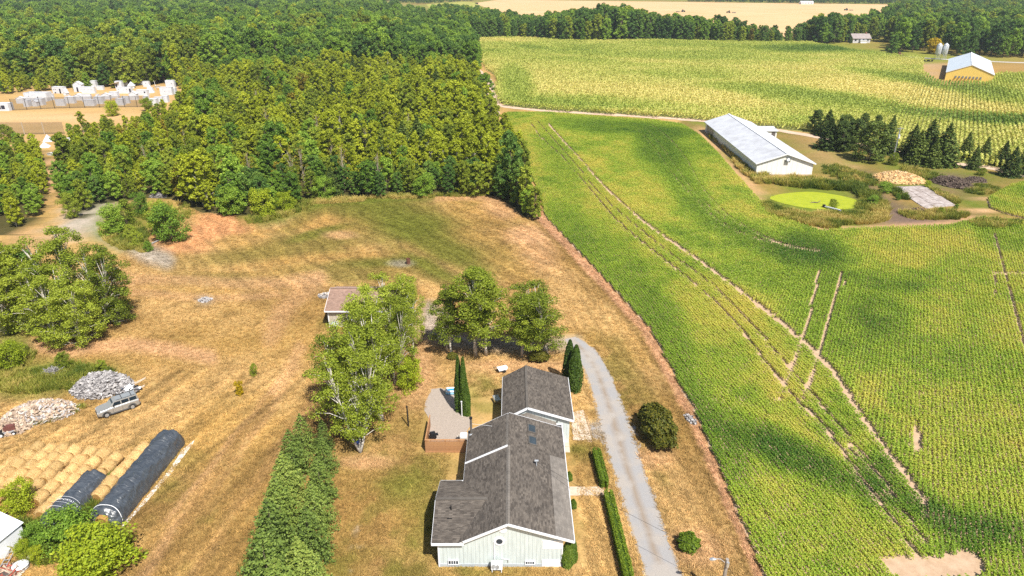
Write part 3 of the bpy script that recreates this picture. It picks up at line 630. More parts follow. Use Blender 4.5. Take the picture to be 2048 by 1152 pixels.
lib('maple', lambda i: broadleaf(460 + i, 12, 3.3, .14, 48, 6500, .215, LM['maple'], m_bark, .66, .27, 1, .16, .4, .3))
lib('darkt', lambda i: broadleaf(480 + i, 12, 3.1, .12, 48, 6500, .215, LM['dark'], m_bark, .66, .27, 1, .16, .4, .3))
lib('green', lambda i: broadleaf(500 + i, 12, 2.9, .10, 46, 6000, .20, LM['birch'], m_bark, .62, .27, 1, .14, .35, .3))
lib('rusty', lambda i: broadleaf(520 + i, 10, 2.3, .12, 28, 3000, .22, LM['rust'], m_bark, .70, .34, 1, .12, .3, .3))
lib('shrub', lambda i: broadleaf(540 + i, 4, 1.9, .03, 36, 6000, .085, LM['birch'], m_bark, .60, .34, 3, .05, .3, .3))
lib('limeshrub', lambda i: broadleaf(560 + i, 4, 2.0, .03, 40, 7000, .085, LM['lime'], m_bark, .60, .34, 3, .05, .35, .3))
lib('darkshrub', lambda i: broadleaf(580 + i, 4, 1.9, .03, 40, 6500, .085, LM['maple'], m_bark, .60, .34, 3, .05, .35, .3))
lib('gold', lambda i: broadleaf(600 + i, 4, 2.0, .08, 22, 2800, .16, LM['gold'], m_bark, .65, .40, 2, .06, .35, .3))
lib('spruce', lambda i: conifer(620 + i, 9, 3.6, LM['spruce'], m_bark, 18, 12, 46, .17, .20, .06, True))
lib('deep', lambda i: conifer(640 + i, 10, 4.0, LM['deep'], m_bark, 22, 13, 28, .34, .25, .02))
lib('pine', lambda i: broadleaf(680 + i, 10, 3.4, .04, 60, 7000, .22, LM['deep'], m_bark, .55, .27, 1, .12, .3, .3, .5))
lib('dead', lambda i: broadleaf(660 + i, 10, 1.8, .25, 26, 260, .14, LM['rust'], m_dead, .75, .3, 1, .10, .3, .3))
HEIGHT = dict(birch=12, multi=12, young=9, maple=12, darkt=12, green=12, rusty=10, shrub=4, limeshrub=4, darkshrub=4, gold=4, spruce=9, deep=10, dead=10, pine=10, bushy=12)
count = {}
def plant(kind, loc, h, name, label, cat='tree', group=None, wide=1.0, rz=None, var=None):
    """one tree or shrub: its own root, trunk and crown"""
    i = count.get(kind, 0); count[kind] = i + 1; t, c = LIB[kind][(i if var is None else var) % 4]
    o = thing(name, label, cat, loc, random.uniform(0, 6.28) if rz is None else rz, group); s_ = h / HEIGHT[kind]; o.scale = (s_ * wide, s_ * wide, s_)
    link('trunk', t, o); link('crown', c, o); return o
def pplant(kind, px, py, top, *a, **k):
    """planted at a pixel, as tall as its top row shows"""
    X, Y = G(px, py); return plant(kind, (X, Y), max(.6, height_at(top, Y)), *a, **k)

# ---- forest: the nearest trees one by one, the rest as one mass
def fill(poly_px, spacing, ymax, jit=.42, ymin=0):
    P = np.array([G(*p) for p in poly_px]); x0, y0 = P.min(0); x1, y1 = P.max(0); y1 = min(y1, ymax); x0 = max(x0, -y1 * .85)
    out = []; y = y0
    while y < y1:
        sp = spacing(y); xs = np.arange(max(x0, -y * .80 - 30), min(x1, y * .80 + 30), sp); 
        out.append(np.stack([xs + rng.uniform(-jit, jit, len(xs)) * sp, y + rng.uniform(-jit, jit, len(xs)) * sp], 1)); y += sp * .92
    Q = np.concatenate(out); return Q[inpoly(Q[:, 0], Q[:, 1], [tuple(p) for p in P]) & (Q[:, 1] > ymin)]
SP = lambda y: 3.3 + max(0, y - 130) * .0085 if y < 520 else 6.8 + (y - 520) * .006
main = fill(FOREST_MAIN_PX, SP, 1500); left = fill(FOREST_LEFT_PX, SP, 400)
F_RIGHT_PX = [(1700,84),(1735,84),(1775,86),(1800,104),(1830,108),(1860,100),(1900,112),(2060,118),(2300,126),(2600,60),(2400,5),(2050,0),(1800,8),(1790,30),(1745,60),(1690,72)]
F_LINE_PX = [(936,84),(960,80),(1010,79),(1060,80),(1130,85),(1200,86),(1290,83),(1400,86),(1500,88),(1640,89),(1700,86),(1690,78),(1600,82),(1450,80),(1290,72),(1200,70),(1120,66),(1040,60),(985,50),(940,40),(895,34),(865,40),(860,75)]
F_TOP_PX = [(1375,4),(1600,7),(1800,9),(1850,0),(1850,-10),(1420,-4)]
F_TOP2_PX = [(850,9),(930,3),(985,-1),(985,-9),(600,-9)]
wild = []                                                  # rows of x, y, height, kind
def add_wild(Q, hfun, kinds):
    for x, y in Q: wild.append((x, y, *hfun(x, y), ))
def main_kind(x, y):
    px, py = (float(q) for q in proj(np.array(x), np.array(y))); n = float(fbm(np.array([x]), np.array([y]), 22, 61)[0]); n2 = float(fbm(np.array([x]), np.array([y]), 60, 62)[0]); u = random.random()
    edge_young = py > 215 and px > 330
    if py > 150 and not (py < 175 and px < 360):
        lim = 8.2
        if px < 380: lim = (5.0 if py < 330 else 6.2) if py > 240 else 6
        h = lim * random.uniform(.6, 1.35) * (.55 + .9 * n)
        if px > 640 and py > 150: k = 'young' if u < .80 else ('green' if u < .93 else 'maple')
        else: k = ('maple' if u < .55 else 'darkt' if u < .8 else 'green') if n2 > .54 else ('young' if u < .5 else 'green' if u < .85 else 'maple' if u < .97 else 'rusty')
        if py > 370 and px > 480: k = 'darkt' if u < .3 else 'maple' if u < .5 else 'green' if u < .75 else k; h = random.uniform(4.5, 7.5)
        if u > .985: k = 'deep' if px > 400 else k
        if px > 980: h = min(h, 7.5)
        return h, k
    h = random.uniform(9, 18) * (.7 + .6 * n); k = ('maple' if n2 > .45 or py < 90 else 'green') if u < .5 else 'green' if u < .62 and py > 60 else 'darkt' if u < .92 else 'young' if u < .97 else 'deep'
    if px > 800 and py < 150: k = 'darkt' if u < .55 else 'maple'; h = random.uniform(11, 15)
    return h, k
for x, y in main: wild.append((x, y) + main_kind(x, y))
for x, y in left: wild.append((x, y, random.uniform(4, 6.5) * (.7 if y > 165 else 1), random.choice(['young', 'young', 'green', 'maple'])))
fr = fill(F_RIGHT_PX, lambda y: 7.5 + max(0, y - 400) * .008, 1500); fl = fill(F_LINE_PX, lambda y: 6.0, 1300); ft = fill(F_TOP_PX, lambda y: 12, 2500); ft2 = fill(F_TOP2_PX, lambda y: 13, 1900)
for x, y in fr: wild.append((x, y, random.uniform(10, 18), random.choice(['darkt', 'darkt', 'maple', 'darkt', 'maple', 'green'])))
for x, y in fl:
    px, py = (float(q) for q in proj(np.array(x), np.array(y)))
    hh = np.interp(px, [880, 960, 1060, 1130, 1200, 1270, 1300, 1420, 1500, 1560, 1600, 1640, 1700], [15, 14, 12, 15, 19, 19, 16, 15, 11, 8, 11, 16, 15]) if py > 60 else 13
    wild.append((x, y, hh * random.uniform(.7, 1.2), random.choice(['darkt', 'darkt', 'darkt', 'maple', 'green'])))
for Q in (ft, ft2):
    for x, y in Q: wild.append((x, y, random.uniform(10, 15), random.choice(['darkt', 'darkt', 'maple'])))
# size in the picture decides which are built singly
def pic(w): return w[2] / w[1]
def seen(w):
    px, py = (float(q) for q in proj(np.array(w[0]), np.array(w[1]), w[2] * .6)); return -30 < px < 2078 and py > -10
order = sorted([w for w in wild if seen(w)], key=pic, reverse=True)
near = order[:290]; nearset = set(id(w) for w in near); rest = [w for w in wild if id(w) not in nearset]
NAMES = dict(young=('birch_sapling', 'slender yellow-green birch'), green=('broadleaf_tree', 'mid-green leafy tree'), maple=('maple_tree', 'full green maple'), darkt=('dark_tree', 'dark green bushy tree'), rusty=('browning_tree', 'thin browning tree'), deep=('spruce_tree', 'dark pointed spruce'))
for x, y, h, k in near:
    px, py = (float(q) for q in proj(np.array(x), np.array(y)))
    zone = 'on the left of the dirt trail' if px < 100 else 'at the wood edge near the trail and shrub island' if px < 480 and py > 300 else 'in the wood in front of the white huts' if px < 480 else 'in the wood front behind the mown clearing' if py > 330 else 'deeper in the wood behind the clearing'
    if px > 1000: zone = 'at the wood corner touching the bean field'
    plant(k, (x, y), h, NAMES[k][0], NAMES[k][1] + ' ' + zone, 'tree', 'forest trees: ' + NAMES[k][0].replace('_', ' ') + ' ' + zone, wide=random.uniform(.9, 1.15))
def joined(t, c):
    V, Fq, M = [], [], []; o = 0; me = bpy.data.meshes.new('forest_tree'); bm = bmesh.new(); bm.from_mesh(t); n0 = len(bm.faces); bm.from_mesh(c)
    bm.faces.ensure_lookup_table()
    for i, f in enumerate(bm.faces): f.material_index = 0 if i < n0 else 1
    bm.to_mesh(me); bm.free(); me.materials.append(t.materials[0]); me.materials.append(c.materials[0]); return me
FK = ['young', 'green', 'maple', 'darkt', 'rusty', 'deep']
for_c = templ_coll('forest_tree', [joined(*LIB[k][i]) for k in FK for i in range(4)])
def mass(sel, name, label):
    A = np.array([(w[0], w[1], w[2] / HEIGHT[w[3]], FK.index(w[3])) for w in sel]); n = len(A)
    tag(scatter(name, for_c, 24, A[:, 0], A[:, 1], 0.0, rng.uniform(0, 6.28, n), A[:, 2], idx=(A[:, 3].astype(int) * 4 + rng.integers(0, 4, n))), label, 'forest', kind='stuff')
isr = lambda w: proj(np.array(w[0]), np.array(w[1]))[0] > 1640
islin = lambda w: w[1] > 440 and 880 < proj(np.array(w[0]), np.array(w[1]))[0] <= 1640
mass([w for w in rest if not isr(w) and not islin(w)], 'forest', 'dense green forest stretching back behind the clearing and the white huts')
mass([w for w in rest if islin(w)], 'tree_belt', 'dark belt of trees between the corn and the golden stubble field')
mass([w for w in rest if isr(w)], 'woodland', 'dark woodland behind the yellow barn and the silos')

# ---- trees of the place that stand out singly
for n_, (k, px, py, tp, w_, lab) in enumerate([
    ('birch', 903, 712, 572, 1.25, 'thin-topped white-stemmed birch at the open end of the middle row'), ('birch', 951, 713, 535, 1.35, 'tallest birch in the middle row between clearing and house'),
    ('birch', 972, 712, 556, 1.35, 'leaning birch third along the middle row'), ('birch', 1044, 714, 585, 1.3, 'sparse birch right of the gap in the middle row'),
    ('birch', 1062, 716, 596, 1.35, 'birch with straight pale trunk beside the dark shrub'), ('multi', 1096, 712, 572, 1.45, 'broad full birch at the drive end of the middle row'),
    ('birch', 828, 712, 566, .75, 'slim birch standing alone in front of the white trailer')]):
    pplant(k, px, py, tp, 'birch_tree', lab, 'birch', 'birches between the clearing and the house', wide=w_, var=n_)
for n_, (k, px, py, tp, w_, lab) in enumerate([
    ('multi', 721, 905, 712, 1.15, 'forked birch with a blue item at its foot, nearest the spruces'), ('multi', 765, 842, 640, 1.15, 'dense birch behind the forked one, beside the bare lawn'),
    ('multi', 702, 830, 660, 1.15, 'birch on the field side of the clump by the spruce row'), ('multi', 748, 775, 585, 1.15, 'tall leafy birch in the middle of the clump by the shed'),
    ('multi', 790, 770, 600, .85, 'birch of the clump leaning over the yellow shrub'), ('multi', 776, 710, 556, 1.1, 'topmost birch of the clump hiding the shed wall')]):
    pplant(k, px, py, tp, 'birch_tree', lab, 'birch', 'birch clump between shed and spruce row', wide=w_, var=n_)
for n_, (k, px, py, tp, w_, lab) in enumerate([
    ('multi', 205, 658, 500, 1.2, 'birch with several pale stems showing at the right of the left-hand clump'), ('multi', 150, 660, 470, 1.2, 'tallest birch of the left-hand clump with a pointed top'),
    ('bushy', 120, 690, 545, 1.25, 'low wide birch in front of the left-hand clump'), ('bushy', 165, 690, 565, 1.25, 'bushy birch at the sandy foot of the left-hand clump'), ('bushy', 232, 648, 540, 1.1, 'small birch on the field side of the left-hand clump'),
    ('bushy', 60, 662, 500, 1.1, 'shaded birch at the rear of the left-hand clump'), ('darkt', 70, 620, 495, .9, 'dark round tree behind the left-hand birch clump'), ('bushy', 10, 666, 490, 1.1, 'birch cut by the picture edge in the left-hand clump'), ('multi', -25, 640, 480, 1.0, 'birch mostly outside the picture in the left-hand clump')]):
    pplant(k, px, py, tp, 'birch_tree' if k != 'darkt' else 'broadleaf_tree', lab, 'birch' if k != 'darkt' else 'tree', 'clump of birches left of the field', wide=w_, var=n_)
for k, px, py, tp, w_, nm, lab in [
    ('darkt', 1022, 398, 262, .75, 'poplar_tree', 'tall feathery tree at the corner of wood and bean field'), ('green', 1050, 425, 330, .8, 'broadleaf_tree', 'leafy tree beside the bean field corner'), ('green', 1070, 440, 372, .9, 'broadleaf_tree', 'lowest tree at the tip of the wood by the bean field'), ('darkt', 1035, 412, 320, .8, 'broadleaf_tree', 'dark tree just inside the wood tip'),
    ('darkshrub', 350, 483, 408, .85, 'round_tree', 'dark round-headed tree on the red bare bank'), ('shrub', 325, 470, 405, .8, 'shrub', 'light shrub behind the round tree on the bank'), ('darkshrub', 228, 470, 412, .85, 'shrub', 'dark shrub on the gravel side of the shrub island'), ('shrub', 255, 450, 400, .8, 'shrub', 'middle shrub of the island inside the gravel loop'), ('darkshrub', 285, 430, 385, .8, 'shrub', 'shrub at the back of the island near the wood'),
    ('shrub', 275, 492, 465, .9, 'shrub', 'low green shrub at the front of the island'), ('darkshrub', 298, 503, 483, .9, 'shrub', 'smallest shrub at the front tip of the island'), ('shrub', 262, 478, 450, .9, 'shrub', 'spreading shrub low on the island'),
    ('shrub', 150, 435, 385, .7, 'shrub', 'pointed shrub at the mouth of the dirt trail'), ('limeshrub', 530, 432, 380, 1.0, 'shrub', 'bright bushy shrub at the wood edge by the red bank'), ('darkshrub', 470, 428, 372, 1.0, 'shrub', 'dark bush above the red bank'), ('limeshrub', 575, 424, 385, 1.0, 'shrub', 'light green shrub where wood meets mown grass'), ('darkshrub', 650, 398, 355, 1.0, 'shrub', 'rounded dark bush along the clearing edge'), ('darkshrub', 850, 392, 345, 1.0, 'shrub', 'dark leafy bush at the middle of the clearing edge'), ('green', 930, 392, 320, .8, 'broadleaf_tree', 'rounded tree at the clearing edge before the corner'),
    ('limeshrub', 22, 735, 685, 1.0, 'shrub', 'bright round shrub above the weedy strip'), ('shrub', 130, 740, 705, .9, 'shrub', 'wispy shrub behind the wood piles'), ('shrub', 205, 740, 722, 1.1, 'shrub', 'low shrub at the back of the big wood pile'),
    ('limeshrub', 38, 1027, 968, .8, 'sapling', 'sapling growing among the straw bales'), ('darkshrub', 140, 1085, 1022, 1.25, 'shrub', 'grey-green bush in front of the lettered black wrap'), ('darkshrub', 85, 1085, 1048, 1.0, 'shrub', 'smaller bush beside the ladder'), ('limeshrub', 205, 1140, 1062, 1.45, 'shrub', 'broad bright green bush at the lower left corner of the field'), ('limeshrub', 82, 1125, 1095, .7, 'shrub', 'small yellowish plant near the white shed'), ('limeshrub', 55, 1112, 1085, .9, 'shrub', 'small lime weed clump by the ladder'),
    ('limeshrub', 815, 778, 718, .75, 'shrub', 'yellow-leaved shrub at the birch clump edge'), ('gold', 826, 765, 735, .6, 'shrub', 'golden tip shrub beside the bare lawn'), ('limeshrub', 226, 232, 202, 1.0, 'shrub', 'round green bush in front of the yard fence'), ('limeshrub', 300, 222, 196, 1.1, 'shrub', 'bush at the fence end of the white yard'), ('shrub', 12, 285, 250, 1.2, 'shrub', 'bush covering the nearer mesh fence end'),
    ('shrub', 507, 752, 728, .55, 'sapling', 'thin young sapling on the dry field'), ('gold', 481, 790, 762, .45, 'sapling', 'tiny yellowish sapling on the dry field'), ('dead', 895, 708, 580, .7, 'bare_tree', 'half-dead bare-topped birch left of the middle row'),
    ('gold', 1868, 108, 78, 1.0, 'golden_tree', 'golden-yellow tree beside the twin silos'), ('darkt', 1782, 112, 68, 1.1, 'round_tree', 'dark round tree at the corn corner by the farmhouse'), ('darkt', 1700, 89, 72, .6, 'shrub', 'small bush beside the grey farmhouse'), ('rusty', 1500, 87, 56, .9, 'pine_tree', 'single brownish tree standing out of the tree belt'),
    ('shrub', 1665, 418, 398, 1.0, 'shrub', 'willow bush beside the white chute on the pond bank'), ('darkshrub', 1745, 412, 392, 1.1, 'shrub', 'dark shrub at the end of the green pond'), ('darkshrub', 1766, 385, 364, 1.3, 'shrub', 'blue-green bush at the edge of the straw heap'), ('darkshrub', 1795, 400, 388, .9, 'shrub', 'small bush on the edge of the concrete pad'), ('shrub', 1785, 330, 306, 1.0, 'shrub', 'shrub at the foot of the power pole by the spruces'),
    ('darkshrub', 1910, 418, 408, .9, 'shrub', 'little bush at the corner of the concrete pad'), ('shrub', 1880, 430, 415, 1.1, 'shrub', 'weedy bush by the muddy track'), ('limeshrub', 1855, 375, 362, 1.0, 'shrub', 'shrub between the straw heap and the dark heap'), ('shrub', 1960, 350, 335, 1.2, 'shrub', 'shrub behind the dark compost heap')]:
    pplant(k, px, py, tp, nm, lab, 'shrub' if nm in ('shrub', 'sapling') else 'tree', wide=w_)
for k, (px, py, tp) in enumerate([(612, 390, 288), (560, 330, 255), (668, 350, 270), (430, 300, 228), (505, 385, 300), (735, 330, 252), (300, 360, 285), (460, 405, 310), (640, 300, 225), (540, 290, 212), (820, 300, 222), (380, 330, 255), (690, 385, 285), (590, 395, 290), (760, 390, 300), (520, 240, 175), (930, 250, 178)]):
    pplant('dead', px, py, tp, 'bare_tree', 'pale leafless birch stem poking out of the wood front', 'tree', 'bare birches in the wood', wide=.8)
for k, (px, py, tp) in enumerate([(838, 322, 232), (452, 300, 232), (575, 268, 205), (720, 320, 228)]):
    pplant('deep', px, py, tp, 'spruce_tree', 'lone dark spruce rising among the light wood', 'tree', 'spruces in the wood', wide=.9)
# spruce windbreak in the foreground
for k, (px, py, tp, w_) in enumerate([(610, 905, 828, .95), (650, 900, 838, .85), (590, 950, 860, 1.0), (652, 945, 872, .9), (578, 1000, 905, 1.0), (645, 1000, 915, .95), (568, 1060, 950, 1.0), (636, 1060, 965, .95), (556, 1125, 1000, 1.05), (626, 1120, 1015, 1.0), (545, 1195, 1060, 1.05), (612, 1190, 1075, 1.0), (575, 1260, 1120, 1.1)]):
    lab = ['farthest spruce of the field-side file', 'farthest spruce of the house-side file', 'second spruce of the field-side file', 'second spruce of the house-side file', 'third spruce of the field-side file', 'third spruce of the house-side file', 'fourth spruce of the field-side file', 'fourth spruce of the house-side file', 'fifth spruce of the field-side file', 'fifth spruce of the house-side file', 'sixth spruce of the field-side file at the picture bottom', 'sixth spruce of the house-side file at the picture bottom', 'nearest spruce, mostly below the picture'][k]
    pplant('spruce', px, py, tp, 'spruce_tree', lab + ' in the foreground windbreak', 'spruce', 'spruce windbreak beside the lawn', wide=w_)
ORD = ['first', 'second', 'third', 'fourth', 'fifth', 'sixth', 'seventh', 'eighth', 'ninth', 'tenth', 'eleventh', 'twelfth', 'thirteenth']
# dark spruces by the barn
for k, (px, py, tp, w_) in enumerate([(1630, 264, 220, 1.15), (1652, 272, 220, 1.15), (1682, 288, 230, 1.2), (1705, 300, 238, 1.2), (1655, 298, 238, 1.2), (1725, 262, 226, .9), (1752, 268, 230, .9), (1780, 275, 230, .9), (1680, 302, 244, 1.2), (1738, 322, 244, 1.3), (1768, 306, 246, 1.2), (1820, 312, 250, 1.05), (1830, 328, 262, 1.0), (1850, 322, 240, 1.1), (1882, 330, 248, 1.1), (1862, 334, 280, 1.0), (1928, 318, 264, .9), (1945, 338, 292, .9), (1966, 322, 274, .85), (2002, 332, 282, .9), (2018, 352, 294, 1.0), (2044, 342, 288, .9), (2060, 350, 300, .9)]):
    pplant('pine' if px < 1775 and k % 3 != 1 else 'deep', px, py, tp, 'spruce_tree', ('%s dark conifer of the thick group behind the long barn' % ORD[k] if px < 1800 else '%s dark spruce of the line along the pale farm lane, counting from the pole' % ORD[k - 11]), 'spruce', 'spruces behind the long barn' if px < 1800 else 'spruces along the farm lane', wide=w_)

# ---- clipped and columnar evergreens round the house
def evergreen(name, label, meshes, loc, rz=0, cat='shrub', group=None):
    o = thing(name, label, cat, loc, rz, group); link('core', meshes[0], o); link('foliage', meshes[1], o); return o
def pcol(px, py, top, w, seed, label, group=None):
    X, Y = G(px, py); evergreen('cedar', label, column_shrub(seed, height_at(top, Y), w, LM['cedar']), (X, Y), 0, 'cedar', group)
pcol(919, 822, 712, .42, 1, 'tall columnar cedar nearest the small blue pool', 'cedars on the patio'); pcol(929, 828, 714, .40, 2, 'second tall columnar cedar, beside the white post', 'cedars on the patio'); pcol(934, 830, 760, .38, 3, 'shortest of the three columnar cedars on the patio', 'cedars on the patio')
pcol(1137, 768, 680, .72, 4, 'dark columnar cedar behind the garage corner', 'cedars at the garage'); pcol(1149, 780, 690, .78, 5, 'lighter columnar cedar at the bend of the drive', 'cedars at the garage')
pcol(1134, 1130, 1082, .45, 6, 'small columnar cedar at the front corner of the house', 'cedars at the house front'); pcol(1143, 1122, 1076, .4, 7, 'second small cedar behind the house corner', 'cedars at the house front')
pcol(1138, 960, 945, .25, 8, 'small cedar under the house eave by the walk', 'cedars under the eave'); pcol(1146, 1015, 1000, .25, 9, 'small cedar under the house eave south of the walk', 'cedars under the eave')
x, y = G(1314, 876); evergreen('round_shrub', 'large dark domed shrub between the drive and the field', dome_shrub(11, 1.6, 2.9, 2.7, LM['box'], 9000, .12), (x, y + .3), .12)
x, y = G(1376, 1096); evergreen('round_shrub', 'small clipped round shrub on the bare lawn by the drive', dome_shrub(12, .85, .85, 1.15, LM['hedge'], 3500, .075), (x, y))
x, y = G(1078, 722); evergreen('round_shrub', 'low dark shrub at the foot of the middle birches', dome_shrub(13, 1.1, .8, 1.2, LM['box'], 3500, .10), (x, y))
x, y = G(905, 718); evergreen('round_shrub', 'tiny rounded shrub by the birch trunk on the bare lawn', dome_shrub(14, .55, .45, .8, LM['box'], 1500, .09), (x, y))
def hedge(a, b, w, h, seed, label):
    """clipped hedge along a-b with a rounded top"""
    a = np.array(a); b = np.array(b); L_ = np.hypot(*(b - a)); r = np.random.default_rng(seed); n = int(1500 * L_)
    u = r.uniform(-L_ / 2 - w * .4, L_ / 2 + w * .4, n); th = r.uniform(0, math.pi, n); e = .42
    cx = np.sign(np.cos(th)) * np.abs(np.cos(th)) ** e; cz = np.abs(np.sin(th)) ** e; low = r.uniform(0, 1, n) < .55; cz = np.where(low, r.uniform(0, 1, n), cz); cx = np.where(low, np.where(cx > 0, 1, -1) * 1.0, cx)
    endf = np.clip((L_ / 2 + w * .5 - np.abs(u)) / (w * .5), 0, 1) ** .5; k = r.uniform(.88, 1.05, n)
    C = np.stack([cx * w / 2 * endf * k, u, .03 + cz * h * k], 1); V, Q = leafquads(C, .055, r, .2, .7, np.stack([cx, 0 * u, cz], 1) * 1.4)
    mb = MB(); mb.box(-w * .42, w * .42, -L_ / 2 - w * .1, L_ / 2 + w * .1, 0, h * .9)
    d = (b - a) / L_; o = thing('hedge', label, 'hedge', tuple((a + b) / 2), math.atan2(d[1], d[0]) - math.pi / 2, 'hedges along the drive')
    link('core', mb.mesh('core', [LM['hedge']], bevel=.12), o); link('foliage', fastmesh('foliage', V, Q, [LM['hedge']]), o)
hedge(G(1192, 915), G(1208, 975), .72, .95, 1, 'short clipped hedge between garage and walk')
hedge(G(1216, 1000), G(1256, 1165), .72, .95, 2, 'long clipped hedge between walk and road along the drive')
weeds([(560,425,70,12,-16,260,1.0,.45), (680,402,60,5,-3,160,.8,.4), (800,394,70,4,0,160,.7,.3), (920,390,50,4,0,90,.7,.25), (250,470,50,30,15,280,.8,.6), (330,425,60,20,0,160,.8,.4), (275,490,26,14,20,120,.7,.4)], 'weeds', 'rank grass and weeds along the wood edge and the shrub island')
weeds([(60,765,110,22,0,420,.7,.55), (150,748,80,16,0,220,.7,.6), (20,715,50,20,0,160,.8,.5), (190,770,60,10,0,120,.6,.6), (120,830,60,8,-20,60,.5,.6), (60,1070,60,24,0,130,.8,.6), (100,1110,60,20,0,120,.7,.45), (225,1075,40,8,15,80,.7,.4), (170,1020,24,18,-40,90,.8,.8), (230,960,14,20,30,60,.6,.8)], 'weeds', 'weeds around the wood piles, black wraps and white shed')
weeds([(1640,373,90,6,4,420,1.3,.85), (1725,388,34,8,35,220,1.3,.9), (1745,400,10,10,0,90,1.2,.8), (1545,418,26,7,25,140,.9,.6), (1605,438,75,11,12,620,.9,.4), (1690,438,85,12,0,700,.9,.35), (1735,412,20,14,0,160,1.0,.5), (1580,362,70,7,0,200,1.1,.15), (1520,350,20,18,40,120,1.1,.3), (1460,300,24,8,45,160,1.0,.1), (1485,335,26,8,45,160,1.0,.25), (1430,275,14,8,45,60,1.0,.1), (1700,352,60,14,15,240,.9,.6), (1762,420,16,16,0,110,1.0,.25)], 'weeds', 'tall weeds round the green pond and the long barn')
weeds([(1884,390,26,4,28,70,.8,.2), (1906,400,14,5,30,50,.8,.1), (1850,350,50,8,15,120,1.0,.6), (1965,380,36,10,0,140,.7,.6), (1880,432,60,8,0,160,1.0,.4), (1790,385,30,6,30,90,.9,.7), (1990,450,50,10,0,140,1.0,.6), (1822,432,26,5,15,70,.8,.2)], 'weeds', 'weeds between the heaps and the concrete pad')

# ================================================================== BUILDINGS
def shingle_mat(name, base, dark, lite, sc=3.3):
    m, nt, b, L = new_mat(name); uv = nd(nt, 'UVMap')
    br = nd(nt, 'TexBrick', _Scale=sc, _Mortar_Size=0.012, _Bias=0.0, _Brick_Width=0.9, _Row_Height=0.46); L(uv.outputs[0], br.inputs['Vector'])
    br.inputs['Color1'].default_value = (*dark, 1); br.inputs['Color2'].default_value = (*lite, 1); br.inputs['Mortar'].default_value = (*(x * .5 for x in dark), 1)
    n = nd(nt, 'TexNoise', _Scale=0.7, _Detail=6.0, _Roughness=.7); tc = nd(nt, 'TexCoord'); L(tc.outputs['Object'], n.inputs['Vector'])
    c = mixc(nt, .25, br.outputs[0], base); c = mixc(nt, 1.0, c, ramp(nt, n.outputs[0], (.3, (.72, .72, .73)), (.7, (1.25, 1.24, 1.22))), 'MULTIPLY')
    L(c, b.inputs['Base Color']); b.inputs['Roughness'].default_value = .92; b.inputs['Specular IOR Level'].default_value = .2
    n2 = nd(nt, 'TexNoise', _Scale=40.0); L(tc.outputs['Object'], n2.inputs['Vector']); bp = nd(nt, 'Bump', _Strength=.4, _Distance=.01); L(n2.outputs[0], bp.inputs['Height']); L(bp.outputs[0], b.inputs['Normal'])
    return m
def siding_mat(name, col, pitch=.3, depth=.5, axis='x'):
    """vertical board siding: narrow dark joints and faint streaks"""
    m, nt, b, L = new_mat(name); tc = nd(nt, 'TexCoord'); sx = nd(nt, 'SeparateXYZ'); L(tc.outputs['Object'], sx.inputs[0])
    su = nd(nt, 'Math', operation='ADD'); L(sx.outputs[0], su.inputs[0]); L(sx.outputs[1], su.inputs[1])
    dv = nd(nt, 'Math', operation='DIVIDE'); L(su.outputs[0], dv.inputs[0]); dv.inputs[1].default_value = pitch; fr = nd(nt, 'Math', operation='FRACT'); L(dv.outputs[0], fr.inputs[0])
    j = ramp(nt, fr.outputs[0], (0, (.45, .45, .45)), (.10, (1, 1, 1)), (.90, (1, 1, 1)), (1, (.45, .45, .45)))
    n = nd(nt, 'TexNoise', _Scale=2.0, _Detail=5.0); mp = nd(nt, 'Mapping'); mp.inputs['Scale'].default_value = (3, 3, .35); L(tc.outputs['Object'], mp.inputs[0]); L(mp.outputs[0], n.inputs['Vector'])
    c = mixc(nt, .4, col, j, 'MULTIPLY'); c = mixc(nt, 1.0, c, ramp(nt, n.outputs[0], (.3, (.86, .86, .85)), (.7, (1.05, 1.05, 1.04))), 'MULTIPLY'); L(c, b.inputs['Base Color'])
    b.inputs['Roughness'].default_value = .6; bp = nd(nt, 'Bump', _Strength=depth, _Distance=.03); L(j, bp.inputs['Height']); L(bp.outputs[0], b.inputs['Normal']); return m
m_shing = shingle_mat('grey_shingle', (.112, .096, .082), (.055, .047, .041), (.165, .142, .120))
m_shing2 = shingle_mat('newer_shingle', (.20, .18, .158), (.165, .147, .13), (.235, .21, .185))
m_shingb = shingle_mat('brown_shingle', (.30, .195, .15), (.24, .155, .12), (.37, .25, .195))
m_side = siding_mat('pale_green_siding', (.56, .625, .625)); m_trim = mat('white_trim', (.80, .81, .83), .5, (.72, .73, .76), 1.5)
m_pane = mat('window_glass', (.05, .07, .09), .08, (.03, .04, .055), 1, spec=.6); m_skyl = mat('skylight_glass', (.05, .065, .075), .15, (.035, .045, .05), 1, spec=.7)
m_conc = mat('concrete', (.52, .47, .41), .9, (.42, .37, .32), 1.5, 6, .3); m_blk = mat('black_metal', (.02, .02, .022), .5, None, 3); m_galv = mat('galvanised', (.62, .64, .66), .35, (.5, .52, .54), 3, metal=.6)
m_found = mat('foundation', (.45, .48, .50), .9, (.36, .39, .41), 2)
